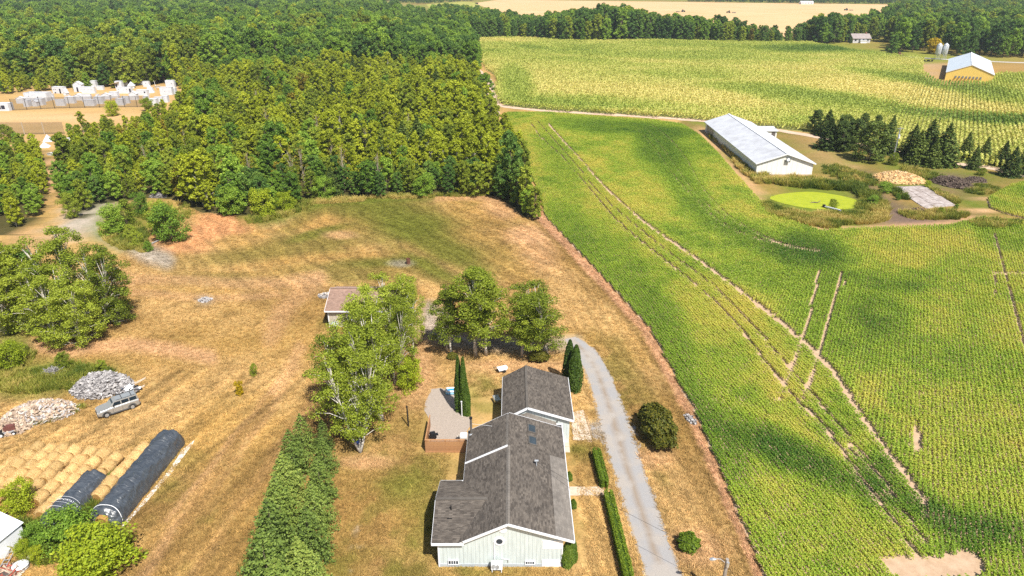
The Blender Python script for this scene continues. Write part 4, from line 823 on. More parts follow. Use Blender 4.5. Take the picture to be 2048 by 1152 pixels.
def roof_plane(mb, e0, e1, r1, r0, mi=0, course=.15, lip=.014):
    """shingle courses: e0-e1 eave, r0-r1 ridge; every course laps the one below"""
    e0, e1, r1, r0 = (Vector(p) for p in (e0, e1, r1, r0)); S = ((r0 - e0).length + (r1 - e1).length) / 2; n = max(1, round(S / course)); nrm = (e1 - e0).cross(r0 - e0).normalized()
    if nrm.z < 0: nrm = -nrm
    Lr = (e1 - e0).length
    for i in range(n):
        t0, t1 = i / n, (i + 1) / n; a = e0.lerp(r0, t0) + nrm * lip; b_ = e1.lerp(r1, t0) + nrm * lip; c = e1.lerp(r1, t1); d = e0.lerp(r0, t1)
        w0 = 0; w1 = (b_ - a).length; sh = .17 * (i % 2); mb.quad(a, b_, c, d, mi, [(sh, t0 * S), (sh + w1, t0 * S), (sh + w1, t1 * S), (sh, t1 * S)])
        if i: mb.quad(e0.lerp(r0, t0), e1.lerp(r1, t0), b_, a, mi, [(0, 0)] * 4)
def slab(mb, e0, e1, r1, r0, th, mi=0):
    """soffit board under a roof plane"""
    pts = [Vector(p) for p in (e0, e1, r1, r0)]; dn = Vector((0, 0, -th)); v = [p + Vector((0, 0, -.012)) for p in pts] + [p + dn for p in pts]
    mb.add(v, [(0, 1, 2, 3), (7, 6, 5, 4), (0, 4, 5, 1), (1, 5, 6, 2), (2, 6, 7, 3), (3, 7, 4, 0)], mi)
HX, HY = -.3, 37.7
hs = thing('house', 'pale green bungalow with grey shingle roof, side wing and attached garage', 'house', (HX, HY))
lx = lambda x: x - HX
# walls: main body, wing, garage, link between them (local frame: x right, y away, z up)
w = MB(); yb = 13.4
RZ, EL, ER = 4.42, 2.58, 2.78; XL, XR = lx(-3.6), lx(3.72)
def zl(x): return RZ - (0 - x) * (RZ - EL) / (0 - lx(-3.95)) if x < 0 else RZ - x * (RZ - ER) / lx(4.52)
prof = [(XL, 0), (XR, 0), (XR, zl(XR) - .10), (0, RZ - .12), (XL, zl(XL) - .10)]
w.extrude_y(prof, 0, 8.58); w.extrude_y([(x, z - (.24 if z > 1 and x <= 0 else .09 if z > 1 else 0)) for x, z in prof], 8.585, yb - .3); w.extrude_y([(lx(-5.4), 0), (XL - .002, 0), (XL - .002, 2.56), (lx(-5.4), 2.56)], .004, 6.3); w.build('wall', m_side, hs)
gm = MB()
wy0, wy1, wyr, wz = -.3, 6.6, 3.2, 3.62; wxl = lx(-5.85)
gm.add([(lx(-5.4), .006, 2.5), (lx(-5.4), 6.29, 2.5), (lx(-5.4), wyr, wz - .12), (lx(-5.3), .006, 2.5), (lx(-5.3), 6.29, 2.5), (lx(-5.3), wyr, wz - .12)], [(0, 1, 2), (3, 5, 4), (0, 2, 5, 3), (2, 1, 4, 5)]); gm.build('wing_gable', m_side, hs)
f = MB(); f.box(lx(-5.44), XR + .03, -.03, 6.33, -.05, .28); f.box(XL - .03, XR + .03, 6.34, yb - .27, -.05, .28); f.build('foundation', m_found, hs)
# roofs
r = MB(); xe = lx(-3.95); xr = lx(4.52); y0, ys, y1 = -.32, 8.6, 13.45
valley = lambda z: 0
# front left slope runs down to the wing: cut along the wing's front slope
zr = lambda x: RZ + (RZ - EL) / (0 - xe) * x
roof_plane(r, (xe, y0 + .0, EL + .0), (xe, ys, EL), (0, ys, RZ + .03), (0, y0, RZ + .03))
rf = r.build('roof', m_shing, hs)
r = MB(); roof_plane(r, (xe, ys, EL - .16), (xe, y1, EL - .16), (-.08, y1, RZ - .10), (-.08, ys, RZ - .10)); r.build('rear_roof_slope', m_shing, hs)
r = MB(); roof_plane(r, (xr, y1, ER), (xr, y0, ER), (0, y0, RZ + .03), (0, y1, RZ - .02)); r.build('roof_slope', m_shing, hs)
def on_right(x, y, dz): return (x, y, ER + (RZ + .03 - ER) * (xr - x) / xr + dz)
r = MB(); roof_plane(r, on_right(xr - .01, 8.9, .02), on_right(xr - .01, y0 + .01, .02), on_right(xr - 1.35, y0 + .01, .02), on_right(xr - 1.35, 8.9, .02)); tag(r.build('roof_patch', m_shing2, hs), 'band of newer lighter shingles along the right eave')
r = MB()
for k in range(int((y1 - y0) / .3)):
    a = y0 + k * .3; zz = RZ + .045 if a < ys else RZ - .055; dx = 0 if a < ys else -.06
    r.quad((dx - .16, a, zz - .075), (dx - .16, a + .3, zz - .085), (dx, a + .3, zz + .012), (dx, a, zz + .022), 0, [(0, 0), (.3, 0), (.3, .15), (0, .15)]); r.quad((dx, a, zz + .022), (dx, a + .3, zz + .012), (dx + .16, a + .3, zz - .05), (dx + .16, a, zz - .04), 0, [(0, 0), (.3, 0), (.3, .15), (0, .15)])
r.build('ridge_cap', m_shing2, hs)
# wing roof: ridge across, reaching back to the main left slope
xin = lambda z: (z - RZ - .0) * (0 - xe) / (RZ - EL)          # where the main slope has height z
r = MB(); roof_plane(r, (wxl, wy0, 2.56), (xin(2.56) + .5, wy0, 2.56), (xin(wz) + .1, wyr, wz), (wxl, wyr, wz)); roof_plane(r, (xin(2.5) - .02, wy1, 2.5), (wxl, wy1, 2.5), (wxl, wyr, wz), (xin(wz) + .1, wyr, wz)); r.build('wing_roof', m_shing, hs)
r = MB(); r.bar((wxl, wyr, wz + .02), (xin(wz), wyr, wz + .02), .26, .05); r.build('wing_ridge_cap', m_shing2, hs)
# white fascias and rakes
t = MB()
for a, b_ in (((0, y0 - .02, RZ - .05), (xr + .02, y0 - .02, ER - .06)), ((0, y0 - .02, RZ - .05), (lx(-3.55), y0 - .02, zl(lx(-3.55)) - .08)), ((lx(-3.5), wy0 - .02, 2.50), (wxl - .02, wy0 - .02, 2.48))):
    d = Vector(b_) - Vector(a); t.bar(a, b_, .05, .20)
t.bar((xr + .03, y0, ER - .06), (xr + .03, y1, ER - .06), .05, .16); t.bar((wxl - .02, wy0, 2.46), (wxl - .02, wyr, wz - .10), .04, .10); t.bar((wxl - .02, wyr, wz - .10), (wxl - .02, wy1, 2.40), .04, .10)
t.bar((xe - .02, wy1, EL - .10), (xe - .02, ys, EL - .10), .04, .10); t.bar((xe - .02, ys, EL - .26), (xe - .02, y1, EL - .26), .04, .10); t.bar((wxl, wy1 + .02, 2.43), (xe, wy1 + .02, 2.43), .05, .14)
t.bar((-.02, y1 + .02, RZ - .16), (xe, y1 + .02, EL - .24), .05, .16); t.bar((0, y1 + .02, RZ - .10), (xr, y1 + .02, ER - .08), .05, .16); t.build('fascia', m_trim, hs)
t = MB(); t.bar((-.06, ys + .02, RZ + .03), (xe, ys + .02, EL + .0), .14, .16); t.build('step_flashing', m_trim, hs)
so = MB(); slab(so, (xe, y0 + .03, EL), (xe, ys, EL), (0, ys, RZ), (0, y0 + .03, RZ), .09); slab(so, (xr - .02, y1, ER), (xr - .02, y0 + .03, ER), (0, y0 + .03, RZ), (0, y1, RZ - .04), .09); slab(so, (xe, ys, EL - .18), (xe, y1, EL - .18), (-.08, y1, RZ - .14), (-.08, ys, RZ - .14), .08)
slab(so, (wxl + .02, wy0 + .03, 2.54), (xin(2.56), wy0 + .03, 2.54), (xin(wz), wyr, wz - .01), (wxl + .02, wyr, wz - .01), .09); slab(so, (xin(2.5), wy1, 2.48), (wxl + .02, wy1, 2.48), (wxl + .02, wyr, wz - .01), (xin(wz), wyr, wz - .01), .09); so.build('soffit', m_trim, hs)
cb = MB()
for x in (lx(-5.41), XR - .03): cb.box(x - .05, x + .05, -.05, .05, 0, 2.5 if x < 0 else zl(XR) - .15)
cb.box(XL - .03, XL + .03, -.035, .0, .0, .02); cb.build('corner_board', m_trim, hs)
# front gable details
def window(parent, x, z, wd, ht, y=-.02, n=4, name='window'):
    fr_ = MB(); fr_.box(x - wd / 2 - .06, x + wd / 2 + .06, y - .04, y + .02, z - .05, z); fr_.box(x - wd / 2 - .06, x + wd / 2 + .06, y - .04, y + .02, z + ht, z + ht + .05); fr_.box(x - wd / 2 - .06, x - wd / 2, y - .04, y + .02, z, z + ht); fr_.box(x + wd / 2, x + wd / 2 + .06, y - .04, y + .02, z, z + ht)
    for k in range(1, n): fr_.box(x - wd / 2 + wd * k / n - .025, x - wd / 2 + wd * k / n + .025, y - .035, y + .02, z, z + ht)
    o = fr_.build(name, m_trim, parent)
    for k in range(n): g_ = MB(); g_.box(x - wd / 2 + wd * k / n, x - wd / 2 + wd * (k + 1) / n, y - .012, y + .012, z, z + ht); g_.build('pane', m_pane, o)
    return o
window(hs, lx(-4.35), .30, .7, .34, -.045); window(hs, lx(1.33), .30, .62, .26, -.045)
def disc(name, x, z, rad, y, m, parent, th=.04, n=24):
    d = MB(); d.extrude_y([(x + rad * math.cos(6.2832 * k / n), z + rad * math.sin(6.2832 * k / n)) for k in range(n)], y - th, y); return d.build(name, m, parent)
wf = disc('round_window', lx(-.92), 2.52, .40, 0, m_trim, hs, .05); disc('pane', lx(-.92), 2.52, .24, -.05, m_pane, wf, .015); disc('gable_vent', lx(-.66), 3.62, .29, 0, m_trim, hs, .05)
p = MB(); p.box(lx(2.23), XR - .02, -.03, 0, 1.75, 2.55); p.build('wall_panel', m_trim, hs); p = MB(); p.box(lx(2.23), XR - .02, -.05, -.031, .02, .72); p.build('wall_panel', m_trim, hs)
p = MB(); p.tube([(lx(-1.32), -.05, .8), (lx(-1.32), -.05, 2.5)], .03, 6); p.build('conduit', m_trim, hs)
p = MB(); p.tube([(lx(-.78), -.05, .85), (lx(-.2), -.05, .72)], .025, 6); p.tube([(lx(-.3), -.05, .72), (lx(-.3), -.05, .45)], .025, 6); p.build('pipe', m_galv, hs)
# roof fittings
def skylight(x, y):
    a = on_right(x - .34, y - .55, .04); b_ = on_right(x + .34, y - .55, .04); c = on_right(x + .34, y + .55, .04); d = on_right(x - .34, y + .55, .04); k = MB()
    for p_, q_ in ((a, b_), (b_, c), (c, d), (d, a)): k.bar(p_, q_, .10, .12)
    o = k.build('skylight', mat('skylight_frame', (.13, .115, .10), .6), hs); g_ = MB(); g_.quad(*(tuple(Vector(q) + Vector((0, 0, .03))) for q in (a, b_, c, d))); g_.build('pane', m_skyl, o)
skylight(lx(1.75), 11.9); skylight(lx(1.78), 10.2)
k = MB(); q = on_right(lx(2.0), 7.2, 0); k.tube([q, (q[0], q[1], q[2] + .35)], .05, 8); k.tube([(q[0] - .16, q[1], q[2] + .38), (q[0] + .16, q[1], q[2] + .38)], .09, 8); k.tube([(q[0], q[1] - .3, q[2] + .06), (q[0], q[1], q[2] + .34)], .02, 5); k.build('roof_vent', m_galv, hs)
k = MB(); q = (lx(-4.6), 2.3, 2.56 + (2.3 - wy0) * (wz - 2.56) / (wyr - wy0)); k.tube([q, (q[0], q[1], q[2] + .42)], .045, 8); k.build('vent_pipe', m_blk, hs); k = MB(); k.box(q[0] - .25, q[0] + .12, q[1] - .75, q[1] - .70, q[2] - .23, q[2] - .15); k.build('roof_bracket', m_blk, hs)
k = MB(); q = (xe + .28, 12.75, EL - .1); k.tube([(q[0], q[1], q[2] - .2), (q[0], q[1], q[2] + 1.75)], .10, 10); fl = k.build('flue', mat('flue_steel', (.30, .28, .26), .4, (.2, .19, .18), 4, metal=.6), hs); k = MB(); k.tube([(q[0], q[1], q[2] + 1.75), (q[0], q[1], q[2] + 1.9)], [.14, .14], 10); k.build('flue_cap', m_blk, fl); k = MB(); k.tube([(q[0], q[1], q[2] + .02), (q[0], q[1], q[2] + .16)], [.22, .12], 10); k.build('flue_collar', m_galv, fl); k = MB(); k.tube([(q[0] + .1, q[1], q[2] + 1.2), (q[0] + 1.9, q[1] - .2, zl(q[0] + 1.9) - .1)], .012, 4); k.build('flue_stay', m_galv, fl)
# garage with its own gable roof and the low link between
gx0, gx1, gyf, gyb = lx(-.75), lx(5.37), 14.75, 22.2; grx = lx(1.42); gz, ge = 4.05, 2.72
g_ = MB(); g_.extrude_y([(gx0, 0), (gx1, 0), (gx1, ge - .1), (grx, gz - .14), (gx0, ge - .08)], gyf + .25, gyb - .25); g_.build('garage_wall', m_side, hs)
r = MB(); roof_plane(r, (gx1 + .35, gyb, ge - .1), (gx1 + .35, gyf, ge - .1), (grx, gyf, gz), (grx, gyb, gz)); roof_plane(r, (gx0 - .2, gyf, ge - .02), (gx0 - .2, gyb, ge - .02), (grx, gyb, gz), (grx, gyf, gz)); r.build('garage_roof', m_shing, hs)
r = MB(); r.bar((grx - .02, gyf, gz + .0), (grx - .02, gyb, gz + .0), .22, .04); r.build('garage_ridge_cap', m_shing2, hs)
t = MB(); t.bar((grx, gyf - .03, gz - .09), (gx1 + .37, gyf - .03, ge - .19), .05, .22); t.bar((grx, gyf - .03, gz - .09), (gx0 - .2, gyf - .03, ge - .1), .05, .22); t.bar((gx1 + .38, gyf, ge - .18), (gx1 + .38, gyb, ge - .18), .05, .16); t.bar((gx0 - .22, gyf, ge - .1), (gx0 - .22, gyb, ge - .1), .05, .14); t.build('garage_fascia', m_trim, hs)
so = MB(); slab(so, (gx1 + .33, gyb, ge - .1), (gx1 + .33, gyf + .02, ge - .1), (grx, gyf + .02, gz), (grx, gyb, gz), .1); slab(so, (gx0 - .18, gyf + .02, ge - .02), (gx0 - .18, gyb, ge - .02), (grx, gyb, gz), (grx, gyf + .02, gz), .1); so.build('garage_soffit', m_trim, hs)
lk = MB(); lk.extrude_y([(lx(-.4), 0), (lx(3.9), 0), (lx(3.9), 2.3), (lx(1.4), 3.2), (lx(-.4), 2.55)], yb - .31, gyf + .26); lk.build('link_wall', m_side, hs)
r = MB(); roof_plane(r, (lx(4.1), gyf + .24, 2.28), (lx(4.1), yb, 2.28), (lx(1.4), yb, 3.32), (lx(1.4), gyf + .24, 3.32)); roof_plane(r, (lx(-.6), yb, 2.55), (lx(-.6), gyf + .24, 2.55), (lx(1.4), gyf + .24, 3.32), (lx(1.4), yb, 3.32)); r.build('link_roof', m_shingb if False else m_shing2, hs)
dd = MB(); dd.box(lx(3.95), lx(4.75), gyf + .21, gyf + .25, .05, 2.1); do = dd.build('door', m_trim, hs); dd = MB(); dd.box(lx(4.08), lx(4.62), gyf + .19, gyf + .21, .9, 1.95); dd.build('pane', m_pane, do); dd = MB(); dd.tube([(lx(4.2), gyf + .18, 2.45), (lx(4.2), gyf + .02, 2.4)], .05, 6); dd.build('wall_lamp', m_blk, hs)
# ---- heat pump outside the front wall
hp = thing('heat_pump', 'white heat pump unit on a stand before the gable wall', 'heat pump', (-1.12, 37.25))
p = MB(); p.box(-.42, .42, -.17, .17, .30, .92); p.build('casing', m_trim, hp, bevel=.02)
rg = MB()
for rad in (.27, .20, .13): rg.tube([(-.1 + rad * math.cos(6.2832 * k / 18), -.185, .61 + rad * math.sin(6.2832 * k / 18)) for k in range(19)], .012, 4)
rg.build('fan_grille', m_galv, hp); p = MB(); p.extrude_y([(-.1 + .26 * math.cos(6.2832 * k / 18), .61 + .26 * math.sin(6.2832 * k / 18)) for k in range(18)], -.176, -.171); p.build('fan_opening', mat('fan_grey', (.42, .42, .42), .6), hp)
for sx_ in (-1, 1): p = MB(); p.box(sx_ * .34 - .03, sx_ * .34 + .03, -.2, .2, 0, .05); p.box(sx_ * .34 - .025, sx_ * .34 + .025, -.17, -.12, .05, .3); p.box(sx_ * .34 - .025, sx_ * .34 + .025, .12, .17, .05, .3); p.build('leg', m_trim, hp)
# ---- patio, its fence and what stands on it
m_paver = mat('patio_paver', (.40, .335, .285), .95, (.30, .25, .21), 7, 6, .5, 20)
sheet('patio', [G(*p) for p in ((863,778),(880,776),(913,784),(918,800),(938,834),(941,850),(925,884),(857,884),(858,842),(849,822),(853,800))], .03, m_paver, .5, .05)
m_fence = mat('cedar_boards', (.46, .24, .11), .8, (.33, .165, .075), 4, 5, .2)
fx0, fy = G(852, 905)[0], G(852, 905)[1]; fx1 = G(931, 905)[0]
fen = thing('board_fence', 'reddish cedar board fence closing the patio in front', 'fence', (fx0, fy)); L_ = fx1 - fx0; nb = 30
bd = MB(); bd.box(0, L_ / nb - .012, -.012, .012, .08, 1.30); bme = bd.mesh('board', [m_fence])
for k in range(nb): link('board', bme, fen, (k * L_ / nb, random.uniform(-.004, .004), random.uniform(-.01, .01)))
for x_ in (0, L_ / 2, L_): p = MB(); p.box(x_ - .05, x_ + .05, .014, .11, 0, 1.38); p.build('post', m_fence, fen)
p = MB(); p.box(-.05, L_ + .05, -.06, .12, 1.382, 1.43); p.build('cap_rail', m_fence, fen); p = MB(); p.box(-.05, L_ + .05, -.04, -.014, .02, .12); p.build('bottom_rail', m_fence, fen)
fe2 = thing('board_fence', 'low wooden screen along the field side of the patio', 'fence', (fx0 - .02, fy + .12)); nb = 26
bd = MB(); bd.box(-.012, .012, 0, .14, .05, 1.28); bme = bd.mesh('board', [m_fence])
for k in range(nb): link('board', bme, fe2, (0, k * .152, random.uniform(-.01, .01)))
p = MB(); p.box(-.05, .05, 0, nb * .152, 1.29, 1.33); p.build('cap_rail', m_fence, fe2)
gr = thing('barbecue', 'black barbecue standing behind the patio fence', 'barbecue', GZ(866, 880), .3); p = MB(); p.box(-.28, .28, -.22, .22, .42, .62); p.build('firebox', m_blk, gr, bevel=.03); p = MB(); p.extrude_y([(-.28, .63), (.28, .63), (.2, .84), (-.2, .84)], -.22, .22); p.build('lid', m_blk, gr, bevel=.03)
for a in (-1, 1):
    p = MB(); p.box(a * .24 - .02, a * .24 + .02, -.2, .2, 0, .42); p.build('leg', m_blk, gr)
p = MB(); p.box(.29, .52, -.2, .2, .58, .61); p.build('side_shelf', m_blk, gr)
st = thing('patio_steps', 'weathered steps and white bin lid beside the house wall', 'steps', GZ(924, 878)); 
for k in range(3): p = MB(); p.box(-.5 + k * .18, .5, -.35, .35, k * .17, k * .17 + .165); p.build('step', m_conc if k < 2 else m_trim, st)
ht = thing('spa_pool', 'square inflatable spa pool with blue water at the patio end', 'pool', GZ(902, 786), .05); bm_ = MB(); n_ = 28
def rsq(a, R): c, s = math.cos(a), math.sin(a); k = (abs(c) ** 5 + abs(s) ** 5) ** (-.2); return R * k * c, R * k * s
def torus(R, rr, z, zr_, m, name):
    mb = MB(); P = []
    for i in range(n_):
        for j in range(8):
            b_ = 6.2832 * j / 8; x, y = rsq(6.2832 * i / n_, R + rr * math.cos(b_)); P.append((x, y * .72, z + zr_ * math.sin(b_)))
    mb.add(P, [(i * 8 + j, ((i + 1) % n_) * 8 + j, ((i + 1) % n_) * 8 + (j + 1) % 8, i * 8 + (j + 1) % 8) for i in range(n_) for j in range(8)]); return mb.build(name, m, ht, True)
torus(.46, .13, .15, .15, mat('pale_blue_vinyl', (.25, .50, .68), .35), 'wall'); torus(.46, .12, .40, .12, mat('white_vinyl', (.82, .85, .86), .35), 'rim')
p = MB(); p.prism([(rsq(6.2832 * i / 20, .42)[0], rsq(6.2832 * i / 20, .42)[1] * .72) for i in range(20)], .04, .36); p.build('water', mat('pool_water', (.02, .30, .62), .1, (.015, .25, .55), 2), ht)
pp = thing('washing_line_post', 'white post in front of the patio cedars', 'post', GZ(924, 833)); p = MB(); p.tube([(0, 0, 0), (0, 0, 1.75)], .045, 8); p.build('shaft', m_trim, pp); p = MB(); p.box(-.07, .07, -.07, .07, 1.75, 1.80); p.build('cap', m_trim, pp)
pp = thing('dark_post', 'lone black post on the bare lawn left of the patio', 'post', GZ(817, 853)); p = MB(); p.tube([(0, 0, 0), (-.02, 0, 2.35)], .07, 8); p.build('shaft', m_blk, pp); p = MB(); p.tube([(-.02, 0, 2.35), (-.02, 0, 2.42)], [.085, .05], 8); p.build('cap', m_blk, pp)
ch = thing('garden_cart', 'white and dark garden cart on the lawn behind the garage', 'cart', GZ(1005, 744), .4); p = MB(); p.extrude_y([(-.5, .35), (.4, .35), (.55, .62), (-.6, .62)], -.3, .3); p.build('tray', m_trim, ch); p = MB(); p.tube([(-.5, -.25, .5), (-1.0, -.25, .7), (-1.0, .25, .7), (-.5, .25, .5)], .025, 6); p.build('handle', m_blk, ch)
for a in (-1, 1): p = MB(); p.tube([(.1, a * .36, .2), (.1, a * .30, .2)], .2, 12); p.build('wheel', m_blk, ch)
ch = thing('wheelbarrow', 'dark wheelbarrow standing in the shade of the garage wall', 'wheelbarrow', GZ(993, 805), 1.9); p = MB(); p.extrude_y([(-.4, .3), (.3, .3), (.5, .6), (-.55, .6)], -.3, .3); p.build('tray', m_galv, ch); p = MB(); p.tube([(.55, -.04, .2), (.55, .04, .2)], .2, 12); p.build('wheel', m_blk, ch); p = MB(); p.tube([(.5, -.1, .2), (-1.0, -.3, .55)], .025, 5); p.tube([(.5, .1, .2), (-1.0, .3, .55)], .025, 5); p.build('handle', m_blk, ch)
# flagstones and walk: separate slabs bedded on a base
m_flag = mat('flagstone', (.62, .52, .41), .9, (.50, .41, .32), 2, 6, .3)
fl = tag(sheet('flagstone_terrace', [G(*p) for p in ((1141,826),(1166,820),(1176,832),(1184,884),(1146,880))], .006, m_soil, .5, .03, None), 'pale irregular flagstones beside the garage corner', 'paving', kind='structure')
fp = [(1141,826),(1166,820),(1176,832),(1184,884),(1146,880)]; gxs = np.linspace(0, 1, 4); gys = np.linspace(0, 1, 6); J = {}
for i in range(4):
    for j in range(6):
        u, v = gxs[i] + (random.uniform(-.09, .09) if 0 < i < 3 else 0), gys[j] + (random.uniform(-.06, .06) if 0 < j < 5 else 0)
        J[i, j] = np.array(G(1142 + 24 * u + v * (4 + u * 14), 826 - 6 * u * (1 - v) + v * 55))
for i in range(3):
    for j in range(5):
        q = [J[i, j], J[i + 1, j], J[i + 1, j + 1], J[i, j + 1]]; ctr = sum(q) / 4; p = MB(); p.prism([tuple(ctr + (a - ctr) * .95) for a in reversed(q)], .008, .05 + random.uniform(0, .015)); p.build('stone', m_flag, fl, bevel=.008)
wk = tag(sheet('walk', [G(*p) for p in ((1138,973),(1206,974),(1210,992),(1138,992))], .006, m_soil, .4, .02, None), 'pale slab walk from the drive to the house', 'path', kind='structure')
for k in range(4):
    a, b_, c, d = G(1139 + k * 17, 974), G(1155.5 + k * 17, 974), G(1156 + k * 17.4, 991), G(1139 + k * 17.4, 991); p = MB(); p.prism([d, c, b_, a], .008, .05); p.build('slab', m_flag, wk, bevel=.006)
wk2 = tag(sheet('walk', [G(*p) for p in ((1122,880),(1138,884),(1140,905),(1128,905))], .006, m_soil, .4, .02, None), 'short slab path at the house corner by the garage', 'path', kind='structure')
for k in range(2): a, b_, c, d = G(1124 + k * 2, 882 + k * 12), G(1138 + k, 884 + k * 11), G(1139 + k, 894 + k * 11), G(1125 + k * 2, 893 + k * 12); p = MB(); p.prism([d, c, b_, a], .008, .05); p.build('slab', m_flag, wk2)

# ---- shed with brown roof
sh = thing('shed', 'beige shed with brown shingle roof half hidden by birches', 'shed', (-22.9, 76.0)); SW, SD = 9.2, 6.6
m_beige = siding_mat('beige_siding', (.50, .44, .35), .5, .3)
p = MB(); p.box(0, SW, 0, SD, 0, 2.45); p.add([(0, 0, 2.45), (0, SD, 2.45), (0, SD / 2, 3.75), (SW, 0, 2.45), (SW, SD, 2.45), (SW, SD / 2, 3.75)], [(0, 2, 1), (3, 4, 5)]); p.build('wall', m_beige, sh)
p = MB(); roof_plane(p, (-.3, -.4, 2.4), (SW + .3, -.4, 2.4), (SW + .3, SD / 2, 3.85), (-.3, SD / 2, 3.85)); roof_plane(p, (SW + .3, SD + .4, 2.4), (-.3, SD + .4, 2.4), (-.3, SD / 2, 3.85), (SW + .3, SD / 2, 3.85)); p.build('roof', m_shingb, sh)
p = MB()
for k in range(40): p.box(-.3 + k * (SW + .6) / 40, -.3 + (k + .93) * (SW + .6) / 40, SD / 2 - .17, SD / 2 + .17, 3.86, 3.90)
p.build('ridge_cap', mat('ridge_brown', (.36, .25, .20), .9), sh)
p = MB(); p.box(-.32, SW + .32, -.44, -.40, 2.24, 2.42); p.bar((-.31, -.4, 2.33), (-.31, SD / 2, 3.78), .04, .16); p.bar((-.31, SD + .4, 2.33), (-.31, SD / 2, 3.78), .04, .16); p.build('fascia', m_trim, sh); p = MB(); p.box(-.05, .07, -.05, .07, 0, 2.4); p.build('corner_board', m_trim, sh)
window(sh, 2.9, 1.0, 1.0, .9, -.01, 2)
tk = thing('tank', 'pale blue-white oil tank standing at the shed corner', 'tank', (-22.1, 75.45), 0); p = MB(); p.tube([(-.42, 0, .62), (-.36, 0, .62), (.36, 0, .62), (.42, 0, .62)], [.20, .36, .36, .20], 14); p.build('drum', mat('tank_paint', (.55, .60, .62), .5, (.42, .47, .5), 3), tk, True)
for a in (-.25, .25): p = MB(); p.box(a - .03, a + .03, -.25, .25, 0, .32); p.build('leg', m_galv, tk)
p = MB(); p.tube([(0, 0, .95), (0, 0, 1.2), (.1, 0, 1.25)], .025, 6); p.build('filler_pipe', m_blk, tk)
def pile(name, label, cat, px, py, rx, ry, h, n, mats, sz, seed, rz=0, mound=.8, flat=False):
    """heap of loose pieces thrown over a low mound"""
    r = np.random.default_rng(seed); o = thing(name, label, cat, G(px, py), rz); mb = MB(); k = 14
    rings = [[(rx * f * math.cos(6.2832 * i / k) * (1 + .08 * math.sin(i * 3 + seed)), ry * f * math.sin(6.2832 * i / k) * (1 + .08 * math.cos(i * 2.3 + seed)), h * .88 * (1 - f ** 2)) for i in range(k)] for f in (.98, .75, .5, .25)]
    vs = sum(rings, []) + [(0, 0, h * .88)]; fs = [(a * k + i, a * k + (i + 1) % k, (a + 1) * k + (i + 1) % k, (a + 1) * k + i) for a in range(3) for i in range(k)] + [(3 * k + i, 3 * k + (i + 1) % k, 4 * k) for i in range(k)]
    mb.add(vs, fs); mb.build('mound', mats[0], o, True); mb = MB()
    for _ in range(n):
        f = math.sqrt(r.uniform(0, 1)); a = r.uniform(0, 6.283); x, y = rx * f * math.cos(a), ry * f * math.sin(a); z = h * .9 * (1 - f * f) + r.uniform(-.02, .16)
        M = Matrix.Translation((x, y, z)) @ Matrix.Rotation(r.uniform(0, 6.28), 4, 'Z') @ Matrix.Rotation(r.normal(0, .5), 4, 'X') @ Matrix.Rotation(r.normal(0, .5), 4, 'Y')
        l, w_, t_ = sz[0] * r.uniform(.6, 1.3), sz[1] * r.uniform(.6, 1.3), sz[2] * r.uniform(.6, 1.3); mi = int(r.integers(1, len(mats))) - 1
        mb.add([(-l, -w_, -t_), (l, -w_, -t_), (0, w_, -t_ * .2), (-l, -w_ * .3, t_), (l, -w_ * .3, t_), (l * .95, w_, 0), (-l * .95, w_, 0)], [(0, 1, 4, 3), (3, 4, 5, 6), (1, 5, 4), (0, 3, 6), (0, 6, 5, 1)], mi, M)
    q = mb.build('pieces', mats[1:], o); q['kind'] = 'stuff'; return o
wgrey = [mat('wood_grey_%d' % i, c, .9, tuple(x * .8 for x in c), 6) for i, c in enumerate(((.36, .34, .335), (.22, .205, .205), (.50, .475, .465)))]; wtan = [mat('wood_tan_%d' % i, c, .9, tuple(x * .8 for x in c), 6) for i, c in enumerate(((.50, .37, .265), (.36, .27, .205), (.60, .49, .38)))]
m_heapbase = mat('heap_shade', (.10, .085, .075), .95)
pile('firewood_pile', 'larger grey heap of split firewood behind the silver car', 'firewood', 206, 777, 3.0, 2.1, 1.8, 1100, [m_heapbase] + wgrey + wgrey[:1], (.30, .11, .07), 1, .1)
pile('firewood_pile', 'smaller fresh-coloured heap of split firewood left of the car', 'firewood', 82, 830, 3.4, 1.8, 1.45, 1000, [m_heapbase] + wtan + wgrey[2:], (.27, .11, .07), 2, .25)
pile('firewood_pile', 'low spill of split firewood at the picture edge by the mower', 'firewood', 12, 860, 2.3, 1.3, .8, 700, [m_heapbase] + wtan, (.22, .09, .06), 3, .2)
pile('brush_pile', 'small heap of sticks in the weedy strip', 'brush', 108, 750, 1.0, .8, .8, 160, [m_heapbase] + wgrey[:2], (.5, .025, .025), 4)
pile('scrap_pile', 'dark scrap and white sheet beside the silver car', 'scrap', 258, 785, 1.1, .8, .5, 90, [m_heapbase, m_blk, wgrey[1], m_trim], (.4, .14, .03), 5, .4)
pile('stone_pile', 'little heap of pale stones on the dry field', 'stones', 411, 601, .9, .7, .22, 70, [m_heapbase] + wgrey, (.14, .11, .09), 6)
pile('stone_pile', 'heap of broken blocks beside the shed', 'stones', 651, 593, 1.0, .7, .4, 90, [m_heapbase] + wtan[2:] + wgrey, (.2, .13, .11), 7)
pile('stone_pile', 'grey stones dumped on the verge by the bean field', 'stones', 1381, 840, .45, 1.0, .18, 60, [m_heapbase] + wgrey, (.10, .08, .06), 8, .3)
pile('brush_pile', 'pale brush heap at the top of the gravel loop', 'brush', 318, 394, 1.6, .9, .8, 160, [m_heapbase] + wgrey, (.5, .03, .03), 9)
